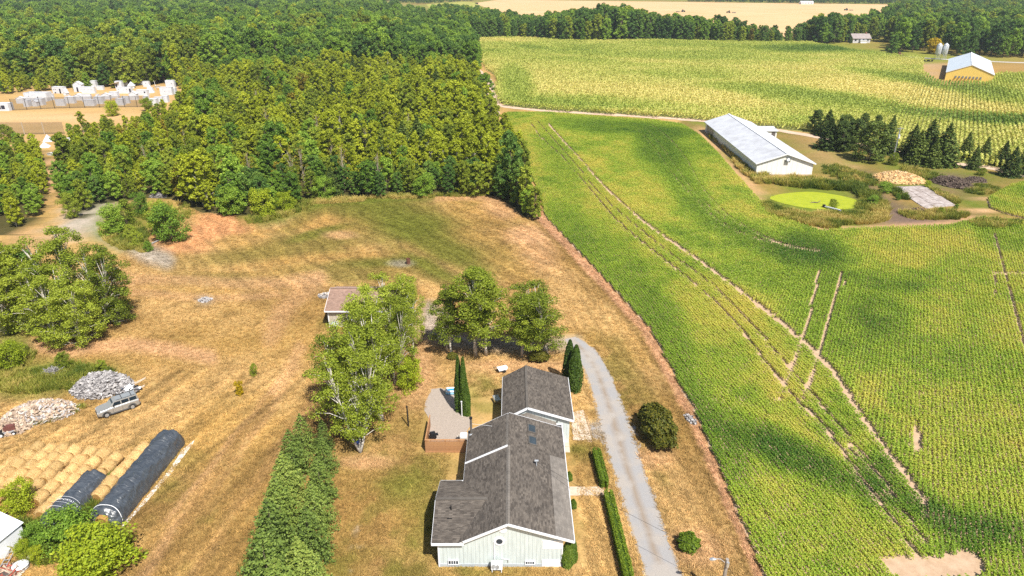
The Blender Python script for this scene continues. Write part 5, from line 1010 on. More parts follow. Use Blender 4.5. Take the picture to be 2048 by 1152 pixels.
for k, (a, b_, lab) in enumerate((((262,772),(290,757),'longer loose plank lying by the firewood heap'), ((270,784),(288,772),'shorter pale plank lying by the firewood heap'))):
    p = MB(); A, B = GZ(*a, .08), GZ(*b_, .08); p.bar(A, B, .2, .06); p.bar((A[0], A[1] + .2, .16), (B[0], B[1] + .15, .12), .1, .05); tag(p.build('plank', wtan[2]), lab, 'plank')
p = MB(); p.bar(GZ(303, 487, .12), GZ(318, 480, .25), .22, .12); p.bar(GZ(300, 490, .06), GZ(306, 484, .06), .12, .1); tag(p.build('fallen_log', wgrey[0]), 'pale log lying at the foot of the shrub island', 'log')
# ---- silver car
m_paint = mat('silver_paint', (.50, .49, .46), .28, (.47, .46, .43), .8, metal=.55, spec=.5); m_tyre = mat('tyre', (.025, .025, .026), .8); m_glass = mat('car_glass', (.02, .03, .04), .06, (.015, .022, .03), 1, spec=.6); m_roofp = mat('car_roof', (.40, .42, .43), .35, (.36, .38, .39), 1, metal=.4)
f_, r_ = G(207, 838), G(275, 812); ca_ = math.atan2(f_[1] - r_[1], f_[0] - r_[0]) ; cpos = G(240, 826)
cr = thing('parked_car', 'silver sport utility car parked before the firewood heaps', 'car', (cpos[0] - .35, cpos[1] + .5), math.atan2(-2.8, -3.4)); cr.scale = (.87, .87, .9)
def loft(secs, name, m, parent, bevel=0, smooth=False):
    """cross-sections (x, [(y, z), ...]) joined along x, mirrored rings"""
    mb = MB(); n = len(secs[0][1]); vs = [(x, y, z) for x, ring in secs for y, z in ring]; fs = []
    for i in range(len(secs) - 1):
        for j in range(n): fs.append((i * n + j, i * n + (j + 1) % n, (i + 1) * n + (j + 1) % n, (i + 1) * n + j))
    fs += [tuple(reversed(range(n))), tuple((len(secs) - 1) * n + j for j in range(n))]; mb.add(vs, fs); return mb.build(name, m, parent, smooth, bevel)
def ring(hw, z0, z1, sh=.06): return [(-hw + sh, z0), (hw - sh, z0), (hw, z0 + .12), (hw, z1 - .12), (hw - sh, z1), (-hw + sh, z1), (-hw, z1 - .12), (-hw, z0 + .12)]
body = loft([(-2.18, ring(.78, .45, .98)), (-2.10, ring(.86, .32, 1.05)), (-1.2, ring(.89, .27, 1.07)), (.7, ring(.89, .27, 1.04)), (1.0, ring(.88, .27, 1.03)), (1.9, ring(.86, .30, .93)), (2.12, ring(.80, .36, .84)), (2.2, ring(.72, .45, .75))], 'body', m_paint, cr, .02)
cab = loft([(-2.08, [(-.70, 1.04), (.70, 1.04), (.62, 1.50), (-.62, 1.50)]), (-1.95, [(-.76, 1.05), (.76, 1.05), (.66, 1.60), (-.66, 1.60)]), (.15, [(-.78, 1.04), (.78, 1.04), (.67, 1.61), (-.67, 1.61)]), (.45, [(-.78, 1.03), (.78, 1.03), (.66, 1.52), (-.66, 1.52)]), (.95, [(-.76, 1.02), (.76, 1.02), (.72, 1.06), (-.72, 1.06)])], 'cabin', m_paint, cr, .015)
def on_side(x0, x1, s_, nm='side_window'):
    mb = MB(); a = lambda x, t: (x, s_ * (.785 - .105 * t), 1.06 + .52 * t)
    sl = .28 if x1 > .3 else 0; mb.quad(a(x0, .12), a(x1, .12), a(x1 - sl, .86), a(x0 + .02, .86)); mb.build(nm, m_glass, cr)
for s_ in (-1, 1):
    on_side(-1.95, -1.22, s_); on_side(-1.12, -.38, s_); on_side(-.28, .62, s_)
    mb = MB(); mb.box(-1.9, .1, s_ * .56 - .02, s_ * .56 + .02, 1.62, 1.66); mb.build('roof_rail', m_blk, cr); mb = MB(); mb.box(.42, .56, s_ * .84 - .09, s_ * .84 + .09, 1.04, 1.18); mb.build('mirror', m_blk, cr, bevel=.02)
    mb = MB(); mb.box(2.12, 2.19, s_ * .62 - .12, s_ * .62 + .12, .64, .80); mb.build('headlight', mat('lamp_lens', (.75, .75, .74), .15), cr); mb = MB(); mb.box(-2.20, -2.12, s_ * .72 - .07, s_ * .72 + .07, .68, .95); mb.build('tail_light', mat('tail_lens', (.35, .02, .02), .2), cr)
    mb = MB(); mb.box(-1.2, -1.18, s_ * .895 - .004, s_ * .895 + .004, .4, 1.0); mb.box(-.34, -.32, s_ * .895 - .004, s_ * .895 + .004, .4, 1.0); mb.box(.62, .64, s_ * .895 - .004, s_ * .895 + .004, .4, 1.0); mb.build('door_seam', m_blk, cr); mb = MB(); mb.box(-1.0, .9, s_ * .90 - .015, s_ * .90 + .015, .27, .40); mb.build('sill', mat('car_plastic', (.10, .10, .10), .7), cr)
    for x_ in (-1.32, 1.36):
        mb = MB(); mb.tube([(x_, s_ * .66, .35), (x_, s_ * .89, .35)], [.35, .35], 20); wh = mb.build('wheel', m_tyre, cr); mb = MB(); mb.tube([(x_, s_ * .885, .35), (x_, s_ * .905, .35)], .21, 12); mb.build('rim', m_galv, wh)
        mb = MB(); mb.tube([(x_ + .43 * math.cos(3.1416 * k / 8), s_ * .885, .35 + .43 * math.sin(3.1416 * k / 8)) for k in range(9)], .045, 5); mb.build('wheel_arch', mat('car_plastic', (.10, .10, .10), .7), cr)
mb = MB(); mb.quad((.92, -.68, 1.075), (.92, .68, 1.075), (.44, .60, 1.535), (.44, -.60, 1.535)); mb.build('windscreen', m_glass, cr); mb = MB(); mb.quad((-2.095, -.62, 1.14), (-2.095, .62, 1.14), (-2.03, .58, 1.5), (-2.03, -.58, 1.5)); mb.build('rear_window', m_glass, cr)
mb = MB()
for k in range(7): mb.box(2.17, 2.21, -.36 + k * .12 - .035, -.36 + k * .12 + .035, .62, .76)
mb.build('grille', m_blk, cr); mb = MB(); mb.box(2.1, 2.26, -.74, .74, .36, .52); mb.build('front_bumper', mat('car_plastic', (.10, .10, .10), .7), cr, bevel=.03); mb = MB(); mb.box(-2.26, -2.1, -.76, .76, .40, .58); mb.build('rear_bumper', mat('car_plastic', (.10, .10, .10), .7), cr, bevel=.03)
mb = MB(); mb.box(-1.96, .12, -.64, .64, 1.612, 1.625); mb.build('roof_panel', m_roofp, cr); mb = MB(); mb.box(-.55, -.49, -.60, .60, 1.66, 1.69); mb.build('roof_bar', m_blk, cr); mb = MB(); mb.box(-1.55, -1.49, -.60, .60, 1.66, 1.69); mb.build('roof_bar', m_blk, cr)
# ---- ride-on mower at the picture edge
mw = thing('ride_on_mower', 'red and grey ride-on mower beside the firewood at the picture edge', 'mower', GZ(17, 868), .5); mb = MB(); mb.extrude_y([(-.2, .45), (.62, .45), (.70, .6), (.62, .85), (-.2, .9)], -.28, .28); mb.build('hood', mat('red_paint', (.17, .06, .05), .6, (.12, .05, .04), 3), mw, bevel=.04); mb = MB(); mb.box(-.75, .6, -.42, .42, .28, .44); mb.build('chassis', mat('mower_grey', (.36, .36, .37), .6), mw, bevel=.03); mb = MB(); mb.box(-.7, -.35, -.24, .24, .5, .62); mb.box(-.78, -.66, -.24, .24, .62, .98); mb.build('seat', m_blk, mw, bevel=.04); mb = MB(); mb.tube([(-.05, 0, .85), (-.2, 0, 1.05)], .025, 6); mb.tube([(-.2 + .06 * math.cos(a), .17 * math.sin(a), 1.05 + .15 * math.cos(a)) for a in np.linspace(0, 6.28, 13)], .02, 5); mb.build('steering_wheel', m_blk, mw)
for x_, rr in ((-.5, .28), (.5, .2)):
    for s_ in (-1, 1): mb = MB(); mb.tube([(x_, s_ * .36, rr), (x_, s_ * .54, rr)], rr, 14); wh = mb.build('wheel', m_tyre, mw); mb = MB(); mb.tube([(x_, s_ * .53, rr), (x_, s_ * .55, rr)], rr * .5, 10); mb.build('rim', m_trim, wh)
# ---- straw bales
m_straw, nt, b, L = new_mat('straw'); tc = nd(nt, 'TexCoord'); mp = nd(nt, 'Mapping'); mp.inputs['Scale'].default_value = (3, 16, 3); L(tc.outputs['Object'], mp.inputs[0])
n1 = nd(nt, 'TexNoise', _Scale=2.4, _Detail=6.0, _Roughness=.75); L(mp.outputs[0], n1.inputs['Vector']); oi = nd(nt, 'ObjectInfo')
c = ramp(nt, n1.outputs[0], (.30, (.26, .135, .035)), (.47, (.60, .39, .15)), (.70, (.86, .66, .36))); c = mixc(nt, 1.0, c, ramp(nt, oi.outputs['Random'], (0, (.80, .78, .72)), (1, (1.14, 1.1, 1.06))), 'MULTIPLY'); L(c, b.inputs['Base Color']); b.inputs['Roughness'].default_value = .85
bp = nd(nt, 'Bump', _Strength=.9, _Distance=.05); L(n1.outputs[0], bp.inputs['Height']); L(bp.outputs[0], b.inputs['Normal'])
m_strawend = mat('straw_end', (.44, .25, .075), .9, (.28, .15, .04), 9, 6, .6)
def bale_mesh(seed):
    r = np.random.default_rng(seed); mb = MB(); n = 24; prof = [(-.54, .40), (-.53, .50), (-.46, .57), (-.3, .60), (0, .61), (.3, .60), (.46, .57), (.53, .50), (.54, .40)]; vs = []
    for y, rad in prof:
        for i in range(n): a = 6.2832 * i / n; q = rad * (1 + .018 * math.sin(a * 3 + seed) + r.normal(0, .022)); z = q * math.sin(a); vs.append((q * math.cos(a) * 1.02, y + r.normal(0, .008), max(z, -.56)))
    fs = [(a * n + i, a * n + (i + 1) % n, (a + 1) * n + (i + 1) % n, (a + 1) * n + i) for a in range(len(prof) - 1) for i in range(n)]; mb.add(vs, fs, 0)
    mb.add([vs[i] for i in range(n)], [tuple(range(n))], 1); mb.add([vs[(len(prof) - 1) * n + i] for i in range(n)], [tuple(range(n))], 1)
    C, Dn = [], []
    for _ in range(520): a = r.uniform(-.2, 3.34); C.append((.61 * math.cos(a), r.uniform(-.55, .55), .61 * math.sin(a))); Dn.append((math.cos(a), 0, math.sin(a)))
    V, Q = leafquads(np.array(C), .12, r, 0, .10, np.array(Dn) * .8); o_ = len(mb.v); mb.v += [tuple(v) for v in V]; mb.f += [tuple(int(i) + o_ for i in q) for q in Q]; mb.m += [0] * len(Q)
    return mb.mesh('straw_bale', [m_straw, m_strawend], True)
bmes = [bale_mesh(i) for i in range(5)]; nb = 0
def bale(x, y, label, group):
    global nb
    o = tag(link('straw_bale', bmes[nb % 5], None, (x, y, .53)), label, 'bale', group); o.rotation_euler = (0, random.uniform(-.3, .3), -.10 + random.uniform(-.14, .14) + (math.pi if random.random() < .5 else 0)); s_ = random.uniform(.84, .99); o.scale = (s_, 1, s_); nb += 1
tilt = .105
for i, (px, py) in enumerate([(22,918),(48,905),(72,890),(96,893),(120,893),(146,895),(174,899),(200,903),(228,909)]):
    x0, y0 = G(px, py, 1.0); 
    for j in range(10):
        y_ = y0 - j * 1.17; x_ = x0 - j * 1.17 * tilt + random.uniform(-.10, .10); qx, qy = proj(np.array(x_), np.array(y_), .6)
        if qx < -25 or y_ < 41.9 or (y_ < 44.3 and x_ < -38.6): continue
        bale(x_, y_ + random.uniform(-.09, .09), '%s straw bale from the back in row %s of the block beside the wraps' % (ORD[j], ORD[8 - i]), 'straw bales in the block')
x0, y0 = G(283, 891, 1.0)
for j in range(6): bale(x0 - j * 1.17 * tilt, y0 - j * 1.17, '%s straw bale from the back in the single row beside the long black wrap' % ORD[j], 'straw bales in the single row')
# ---- black plastic wrapped bale rows
m_plastic, nt, b, L = new_mat('black_plastic'); tc = nd(nt, 'TexCoord'); mp = nd(nt, 'Mapping'); mp.inputs['Scale'].default_value = (.8, 2.2, 1.0); L(tc.outputs['Object'], mp.inputs[0])
n1 = nd(nt, 'TexNoise', _Scale=1.1, _Detail=3.0, _Distortion=2.0); L(mp.outputs[0], n1.inputs['Vector']); L(ramp(nt, n1.outputs[0], (.3, (.035, .042, .053)), (.7, (.075, .086, .10))), b.inputs['Base Color']); b.inputs['Roughness'].default_value = .36; b.inputs['Specular IOR Level'].default_value = 1.0
bp = nd(nt, 'Bump', _Strength=.45, _Distance=.2); L(n1.outputs[0], bp.inputs['Height']); L(bp.outputs[0], b.inputs['Normal'])
m_sheet = mat('white_sheet', (.76, .72, .67), .6, (.66, .60, .53), 2)
def wrap(name, label, A, B, w_, h_, seed, lump=.06):
    A = np.array(A); B = np.array(B); d = B - A; Ln = np.hypot(*d); r = np.random.default_rng(seed); o = thing(name, label, 'bale wrap', tuple(A), math.atan2(d[1], d[0]) - math.pi / 2); mb = MB(); ny_, nt_ = int(Ln / .16), 22; vs = []
    ph = r.uniform(0, 6, 8)
    for i in range(ny_ + 1):
        y = Ln * i / ny_; e = min(1, .55 + .45 * min(y, Ln - y) / .5) ; sag = 1 - lump * (.5 + .5 * math.cos(y * 2 * math.pi / 1.25)) * .6 + .03 * math.sin(y * 1.1 + ph[0])
        for j in range(nt_ + 1):
            a = math.pi * j / nt_; fold = .075 * math.sin(a * 9 + y * 2.1 + ph[1]) * math.sin(a) * (.4 + .6 * math.sin(y * 1.7 + ph[2]) ** 2) + .03 * math.sin(a * 15 - y * 4 + ph[3]) + r.normal(0, .003) + .05 * math.sin(y * .8 + ph[4]) * math.sin(a * 2 + ph[5])
            rr = (1 + fold) * sag * e; x = w_ / 2 * math.copysign(abs(math.cos(a)) ** .75, math.cos(a)) * (1 if math.sin(a) > .3 else 1.06); z = h_ * math.sin(a) ** .8 * rr; vs.append((x * (rr * .5 + .5), y, max(z, .01)))
    n = nt_ + 1; mb.add(vs, [(i * n + j, i * n + j + 1, (i + 1) * n + j + 1, (i + 1) * n + j) for i in range(ny_) for j in range(nt_)]); mb.add([vs[j] for j in range(n)], [tuple(range(n))]); mb.add([vs[ny_ * n + j] for j in range(n)], [tuple(range(n))])
    mb.build('film', m_plastic, o, True); return o, Ln
def surf(w_, h_, a): return (w_ / 2 * math.copysign(abs(math.cos(a)) ** .75, math.cos(a)), h_ * math.sin(a) ** .8)
A1, B1 = (-32.55, 41.6), (-32.0, 52.9)
w1, L1 = wrap('wrapped_bale_row', 'long black plastic wrapped row of bales nearest the field', A1, B1, 2.45, 1.6, 1, .02)
mb = MB()
for i in range(2):
    mb.tube([(x * 1.04, .55 + i * .02 + .25 * math.sin(a), z * 1.03 + .01) for a in np.linspace(.12, 3.02, 22) for x, z in [surf(2.45, 1.6, a)]], .022, 5)
mb.build('tie_cord', m_trim, w1); mb = MB(); mb.tube([(0, -.05, .55), (0, .35, .6)], [.55, .62], 16); mb.build('exposed_straw', m_strawend, w1)
for nm, lab, poly in (('ground_sheet', 'white ground sheet under the outer edge of the long black wrap', ((238,1058),(298,988),(342,936),(362,902),(389,881),(386,888),(350,938),(304,992),(242,1062))), ('ground_sheet', 'white ground sheet on the bale side of the long black wrap', ((247,948),(275,922),(305,893),(322,888),(300,925),(262,962)))): tag(sheet(nm, [G(*p) for p in poly], .025, m_sheet, .5, .02, None), lab, 'plastic sheet')
A2, B2 = (-36.5, 41.2), (-35.75, 47.2)
w2, L2 = wrap('wrapped_bale_row', 'shorter black wrapped row of bales with white lettering', A2, B2, 2.3, 1.5, 2, .035)
def arc(mb, y, rad=.012): mb.tube([(x * 1.05, y, z * 1.06 + .03) for a in np.linspace(.55, 2.75, 20) for x, z in [surf(2.3, 1.5, a)]], rad, 4)
mb = MB(); arc(mb, 2.25); arc(mb, 1.62, .009); arc(mb, 1.15); mb.build('printed_line', m_trim, w2)
cu = bpy.data.curves.new('lettering', 'FONT'); cu.body = 'NSPORTATION'; cu.size = .245; cu.align_x = 'CENTER'; cu.space_character = 1.12; tmp = bpy.data.objects.new('lettering', cu); COL.objects.link(tmp)
dg = bpy.context.evaluated_depsgraph_get(); tme = bpy.data.meshes.new_from_object(tmp.evaluated_get(dg)); bpy.data.objects.remove(tmp); bm = bmesh.new(); bm.from_mesh(tme); bmesh.ops.subdivide_edges(bm, edges=[e for e in bm.edges if e.calc_length() > .12], cuts=2); bm.normal_update()
for v in bm.verts:
    a = math.pi / 2 - .34 - v.co.x / 1.30; x, z = surf(2.3, 1.5, max(.2, min(2.94, a))); v.co = Vector((x * 1.07, 1.82 + v.co.y, z * 1.07 + .035))
bm.to_mesh(tme); bm.free(); tme.materials.clear(); tme.materials.append(m_trim); link('lettering', tme, w2)
# ---- white shed corner, ladder and clutter in the lower left
ws = thing('white_shed', 'white metal shed cut by the lower left corner', 'shed', G(-22, 1108), -.25); p = MB(); p.extrude_y([(-2.2, 0), (1.5, 0), (1.5, 1.7), (-.35, 2.2), (-2.2, 1.7)], -.2, 1.9); p.build('wall', mat('white_metal', (.80, .82, .85), .45, (.72, .74, .78), 1.5), ws); p = MB(); p.add([(1.65, -.35, 1.64), (1.65, 2.05, 1.64), (-.35, 2.05, 2.26), (-.35, -.35, 2.26), (-2.4, 2.05, 1.64), (-2.4, -.35, 1.64)], [(0, 1, 2, 3), (3, 2, 4, 5)]); p.build('roof', mat('white_metal', (.80, .82, .85), .45), ws); p = MB(); p.bar((1.66, -.36, 1.62), (-.35, -.36, 2.24), .04, .06); p.build('roof_edge', mat('blue_trim', (.08, .14, .35), .5), ws)
ld = thing('ladder', 'aluminium ladder lying beside the white shed', 'ladder', GZ(48, 1072)); A, B = Vector((0, 0, .5)), Vector(GZ(3, 1140, .2)) - Vector(GZ(48, 1072))
sd = (B - A).cross(Vector((0, 0, 1))).normalized() * .2
for s_ in (-1, 1): p = MB(); p.bar(A + sd * s_, B + sd * s_, .05, .06); p.build('rail', m_galv, ld)
for k in range(10): q = A.lerp(B, (k + .5) / 10); p = MB(); p.bar(q - sd, q + sd, .04, .04); p.build('rung', m_galv, ld)
tb = thing('white_tub', 'upturned white tub with a dark hoop beside the shed', 'tub', GZ(42, 1135)); p = MB(); p.tube([(0, 0, 0), (0, 0, .3), (0, 0, .42)], [.62, .55, .3], 18); p.build('shell', m_trim, tb, True); p = MB(); p.tube([(.58 * math.cos(a), .58 * math.sin(a), .22) for a in np.linspace(0, 6.283, 25)], .03, 5); p.build('hoop', m_blk, tb)
p = MB(); p.box(-.25, .25, -.2, .2, .02, .3); p.extrude_y([(-.28, .30), (.28, .30), (.2, .4), (-.2, .4)], -.22, .22); tag(p.build('white_box', m_trim, None, bevel=.03, loc=GZ(66, 1118)), 'small white lidded box in the weeds by the shed', 'box')
pile('scrap_pile', 'red and pale scrap boards at the lower left corner', 'scrap', 18, 1148, 1.0, .7, .3, 50, [m_heapbase, wtan[2], mat('red_scrap', (.35, .08, .05), .7), wtan[0]], (.5, .06, .03), 15)
# ---- small things on the clearing
bb = thing('burn_barrel', 'rusty burn barrel on the ashy patch in the clearing', 'barrel', GZ(817, 528)); m_rust = mat('rust', (.20, .085, .05), .9, (.10, .05, .035), 6, 6, .3); p = MB(); p.tube([(0, 0, 0), (0, 0, .3), (0, 0, .62), (0, 0, .9)], [.30, .305, .305, .30], 14, cap=False); p.build('drum', m_rust, bb)
for z in (.02, .3, .6, .9): p = MB(); p.tube([(.31 * math.cos(a), .31 * math.sin(a), z) for a in np.linspace(0, 6.283, 17)], .02, 5); p.build('hoop', m_rust, bb)
p = MB(); p.box(-.5, -.32, -.12, .12, 0, .12); p.build('ash_tray', m_blk, bb)
tr = thing('cargo_trailer', 'white enclosed trailer glimpsed behind the birches by the shed', 'trailer', GZ(812, 625), .05); p = MB(); p.box(-1.0, 1.0, -2.2, 2.2, .45, 2.2); p.build('box', m_trim, tr, bevel=.06); p = MB(); p.bar((-.6, -2.2, .45), (0, -3.3, .45), .1); p.bar((.6, -2.2, .45), (0, -3.3, .45), .1); p.build('drawbar', m_blk, tr)
for s_ in (-1, 1): p = MB(); p.tube([(s_ * 1.02, -.3, .33), (s_ * 1.16, -.3, .33)], .33, 14); p.build('wheel', m_tyre, tr)
bl = thing('feeder', 'small blue box fixed to the forked birch trunk', 'box', GZ(717, 902)); p = MB(); p.box(-.16, .16, -.16, .1, .9, 1.25); p.build('casing', mat('blue_plastic', (.03, .10, .45), .4), bl); p = MB(); p.box(-.03, .03, .1, .16, 0, .95); p.build('bracket', m_blk, bl)
# ---- power pole at the bottom with lamp arm and cables to the house
m_pole = mat('pole_wood', (.36, .32, .28), .9, (.26, .23, .20), 4, 5, .3)
PX, PY = 14.65, 34.6; po = thing('power_pole', 'wooden power pole with lamp arm at the bottom edge', 'power pole', (PX, PY)); ph_ = height_at(1118, PY); p = MB(); p.tube([(0, 0, -.1), (0, 0, ph_ * .5), (0, 0, ph_)], [.16, .14, .11], 10); p.build('shaft', m_pole, po)
p = MB(); p.tube([(-.1, 0, ph_ - .35), (-.45, .05, ph_ - .05), (-.75, .1, ph_ - .1)], .03, 6); am = p.build('lamp_arm', m_galv, po); p = MB(); p.tube([(-.72, .1, ph_ - .12), (-.95, .14, ph_ - .16), (-1.15, .16, ph_ - .2)], [.06, .13, .08], 10); p.build('lamp_head', m_galv, am); p = MB(); p.tube([(.0, -.2, ph_ - .5), (.0, -.2, ph_ - .1)], .1, 10); p.build('bracket', m_galv, po)
def sag(a, b_, s_, n=14): a, b_ = Vector(a), Vector(b_); return [tuple(a.lerp(b_, k / n) - Vector((0, 0, s_ * 4 * (k / n) * (1 - k / n)))) for k in range(n + 1)]
p = MB(); p.tube(sag((-.05, 0, ph_ - .2), (HX + on_right(lx(2.0), 7.2, .3)[0] - PX, HY + 7.2 - PY, on_right(lx(2.0), 7.2, .3)[2]), .35), .014, 4); p.build('service_cable', m_blk, po); p = MB(); p.tube(sag((0, 0, ph_ - .5), (2.0, -4, ph_ - 1.2), .3), .014, 4); p.build('street_cable', m_blk, po)

# ---- long white barn
m_wmet = siding_mat('barn_white', (.80, .79, .74), 1.1, .3); m_zinc, nt, b, L = new_mat('zinc_roof'); tc = nd(nt, 'TexCoord'); sx = nd(nt, 'SeparateXYZ'); L(tc.outputs['Object'], sx.inputs[0])
fr = nd(nt, 'Math', operation='FRACT'); L(sx.outputs[1], fr.inputs[0]); j = ramp(nt, fr.outputs[0], (0, (.7, .7, .7)), (.06, (1, 1, 1)), (.94, (1, 1, 1)), (1, (.7, .7, .7)))
n = nd(nt, 'TexNoise', _Scale=.35, _Detail=7.0, _Roughness=.7); L(tc.outputs['Object'], n.inputs['Vector']); c = ramp(nt, n.outputs[0], (.32, (.46, .46, .48)), (.55, (.60, .61, .64)), (.75, (.66, .67, .70))); L(mixc(nt, .5, c, j, 'MULTIPLY'), b.inputs['Base Color']); b.inputs['Roughness'].default_value = .55; b.inputs['Metallic'].default_value = .1
def barn(o, W, D, eave, ridge, wall, roof, trim, over=.4):
    """gable building, local frame: x across the gable, y back"""
    p = MB(); p.extrude_y([(0, 0), (W, 0), (W, eave), (W / 2, ridge), (0, eave)], 0, D); p.build('wall', wall, o); k = (ridge - eave) / (W / 2); p = MB()
    for s_ in (0, 1):
        a = lambda x, y, z: (x if s_ == 0 else W - x, y, z)
        v = [a(-over, -over, eave - k * over + .06), a(-over, D + over, eave - k * over + .06), a(W / 2, D + over, ridge + .06), a(W / 2, -over, ridge + .06)]; v += [(x, y, z + .08) for x, y, z in v]; p.add(v, [(0, 1, 2, 3), (7, 6, 5, 4), (0, 4, 5, 1), (1, 5, 6, 2), (2, 6, 7, 3), (3, 7, 4, 0)])
    p.build('roof', roof, o); p = MB(); p.bar((W / 2, -over - .02, ridge + .17), (W / 2, D + over + .02, ridge + .17), .5, .06); p.build('ridge_cap', trim, o); p = MB()
    for s_ in (0, 1):
        a = lambda x, y, z: (x if s_ == 0 else W - x, y, z)
        p.bar(a(-over, -over - .03, eave - k * over + .02), a(W / 2, -over - .03, ridge + .02), .06, .22); p.bar(a(-over - .03, -over, eave - k * over + .04), a(-over - .03, D + over, eave - k * over + .04), .06, .2)
    p.build('fascia', trim, o)
bx_, by_ = G(1511, 350); bx2, _ = G(1622, 350); bl_, bl2 = G(1409, 262); rot = math.atan2(-(bl_ - bx_), bl2 - by_)
bn = thing('long_barn', 'long white barn with grey metal roof beside the bean field', 'barn', (bx_, by_), rot); BW = bx2 - bx_
barn(bn, BW, 47, 2.7, 4.75, m_wmet, m_zinc, m_trim); p = MB(); p.box(BW / 2 - .1, BW / 2 + .8, -.5, -.42, 3.0, 4.1); fn = p.build('gable_hatch', mat('hatch_frame', (.12, .13, .13), .7), bn); disc('fan_disc', BW / 2 + .35, 3.58, .36, -.5, m_trim, fn, .03)
for k in range(3): p = MB(); p.box(-.03, 0, 38 + k * 2.6, 40.2 + k * 2.6, .3, 2.5); p.build('wall_sheet', mat('old_sheet', (.42, .36, .27), .8), bn)
p = MB(); p.box(-.06, BW + .06, -.06, 47.06, 0, .25); p.build('plinth', m_conc, bn)
an = thing('annex_shed', 'low lean-to shed with metal roof behind the long barn', 'shed', (bx_ + 9.5, by_ + 37.0), rot); p = MB(); p.box(0, 8.0, 0, 3.6, 0, 2.1); p.build('wall', m_wmet, an); p = MB(); v = [(-.3, -.3, 2.12), (8.3, -.3, 2.12), (8.3, 4.0, 2.6), (-.3, 4.0, 2.6)]; p.add(v + [(x, y, z + .1) for x, y, z in v], [(3, 2, 1, 0), (4, 5, 6, 7), (0, 1, 5, 4), (1, 2, 6, 5), (2, 3, 7, 6), (3, 0, 4, 7)]); p.build('roof', m_zinc, an); p = MB(); p.box(6.6, 7.6, -.04, 0, .05, 1.9); p.build('door', mat('dark_door', (.14, .12, .11), .8), an); p = MB(); p.tube([(7.9, 1.5, 2.3), (7.9, 1.5, 3.2)], .06, 6); p.build('vent_pipe', m_blk, an)
pl = thing('power_pole', 'grey power pole standing before the dark spruces', 'power pole', GZ(1787, 312)); hz_ = height_at(254, G(1787, 312)[1]); p = MB(); p.tube([(0, 0, 0), (.06, 0, hz_ / 2), (.14, 0, hz_)], [.17, .15, .12], 8); p.build('shaft', m_galv, pl); p = MB(); p.bar((-.55, 0, hz_ - .4), (.95, 0, hz_ - .3), .1); p.build('crossarm', m_galv, pl); p = MB(); p.tube([(.1, -.25, hz_ * .62), (.1, -.25, hz_ * .74)], .22, 10); p.build('transformer', m_trim, pl)
# ---- pond: water covered with duckweed, below its banks
m_weedw = mat('duckweed', (.37, .40, .018), .6, (.28, .33, .015), .8, 6, .12, 8)
pw = spline([G(*p) for p in ((1540,398),(1550,391),(1580,386),(1620,384),(1660,388),(1700,396),(1722,405),(1722,412),(1700,418),(1650,419),(1610,416),(1570,408))], 5, True)
tag(sheet('pond', pw, .045, m_weedw, .5, .03, None), 'pond covered by bright yellow-green duckweed', 'pond', kind='structure')
ae = thing('dead_branch', 'dark branch sticking out of the duckweed', 'branch', GZ(1632, 406, .05)); p = MB(); p.tube([(-1.2, 0, .0), (-.4, .1, .15), (.3, 0, .1), (1.0, .3, .55)], [.04, .10, .08, .03], 6); p.tube([(.1, 0, .1), (.8, -.2, .3)], [.06, .02], 5); p.build('limb', m_bark, ae); p = MB(); p.tube([(-.7, .05, .1), (-.9, .5, .35)], [.05, .02], 5); p.build('twig', m_bark, ae)
cu_ = thing('pipe_chute', 'white pipe running down the bank into the pond', 'pipe', GZ(1664, 426)); A, B = Vector((.9, -1.2, .9)), Vector(GZ(1650, 413, .25)) - Vector(GZ(1664, 426)); p = MB(); p.tube([A, B], .16, 8, cap=False); p.build('pipe', m_trim, cu_); p = MB(); p.box(B.x - .35, B.x + .1, B.y - .1, B.y + .4, 0, .55); p.build('intake', m_blk, cu_)
# ---- heaps and concrete pad behind the pond
pile('straw_heap', 'broad heap of golden straw manure on the pad', 'heap', 1795, 360, 5.6, 3.6, 1.9, 700, [mat('heap_straw', (.66, .43, .20), .95, (.50, .30, .12), 1.5, 6, .5), mat('heap_straw', (.66, .43, .20), .95), mat('heap_straw_pale', (.74, .54, .29), .95)], (.26, .10, .05), 20, -.3)
pile('compost_heap', 'dark compost heap right of the straw heap', 'heap', 1903, 368, 3.2, 4.6, 1.6, 500, [mat('compost', (.10, .07, .055), .95), mat('compost', (.10, .07, .055), .95), mat('compost_lite', (.16, .12, .09), .95)], (.22, .12, .08), 21, .4)
pile('earth_heap', 'small brown earth heap below the pad', 'heap', 1838, 424, 2.2, 1.3, .8, 220, [mat('compost_lite', (.16, .12, .09), .95), mat('earth_tan', (.34, .22, .10), .95), mat('compost_lite', (.16, .12, .09), .95)], (.2, .12, .08), 22, .2)
pile('earth_heap', 'low dark mound beside the spruce lane', 'heap', 1950, 362, 2.6, 2.0, .9, 160, [mat('compost', (.10, .07, .055), .95), mat('compost_lite', (.16, .12, .09), .95), mat('compost', (.10, .07, .055), .95)], (.2, .12, .08), 23, .2)
pd_px = ((1785,374),(1848,372),(1912,412),(1850,418))
cp = tag(sheet('concrete_pad', [G(*p) for p in pd_px], .02, m_soil, .8, .05, None), 'stained pale concrete pad below the straw heap', 'pad', kind='structure'); Q = [np.array(G(*p)) for p in pd_px]; m_pad = mat('stained_concrete', (.50, .445, .42), .9, (.24, .19, .165), 1.1, 9, .3, coord='Generated' if False else 'Object')
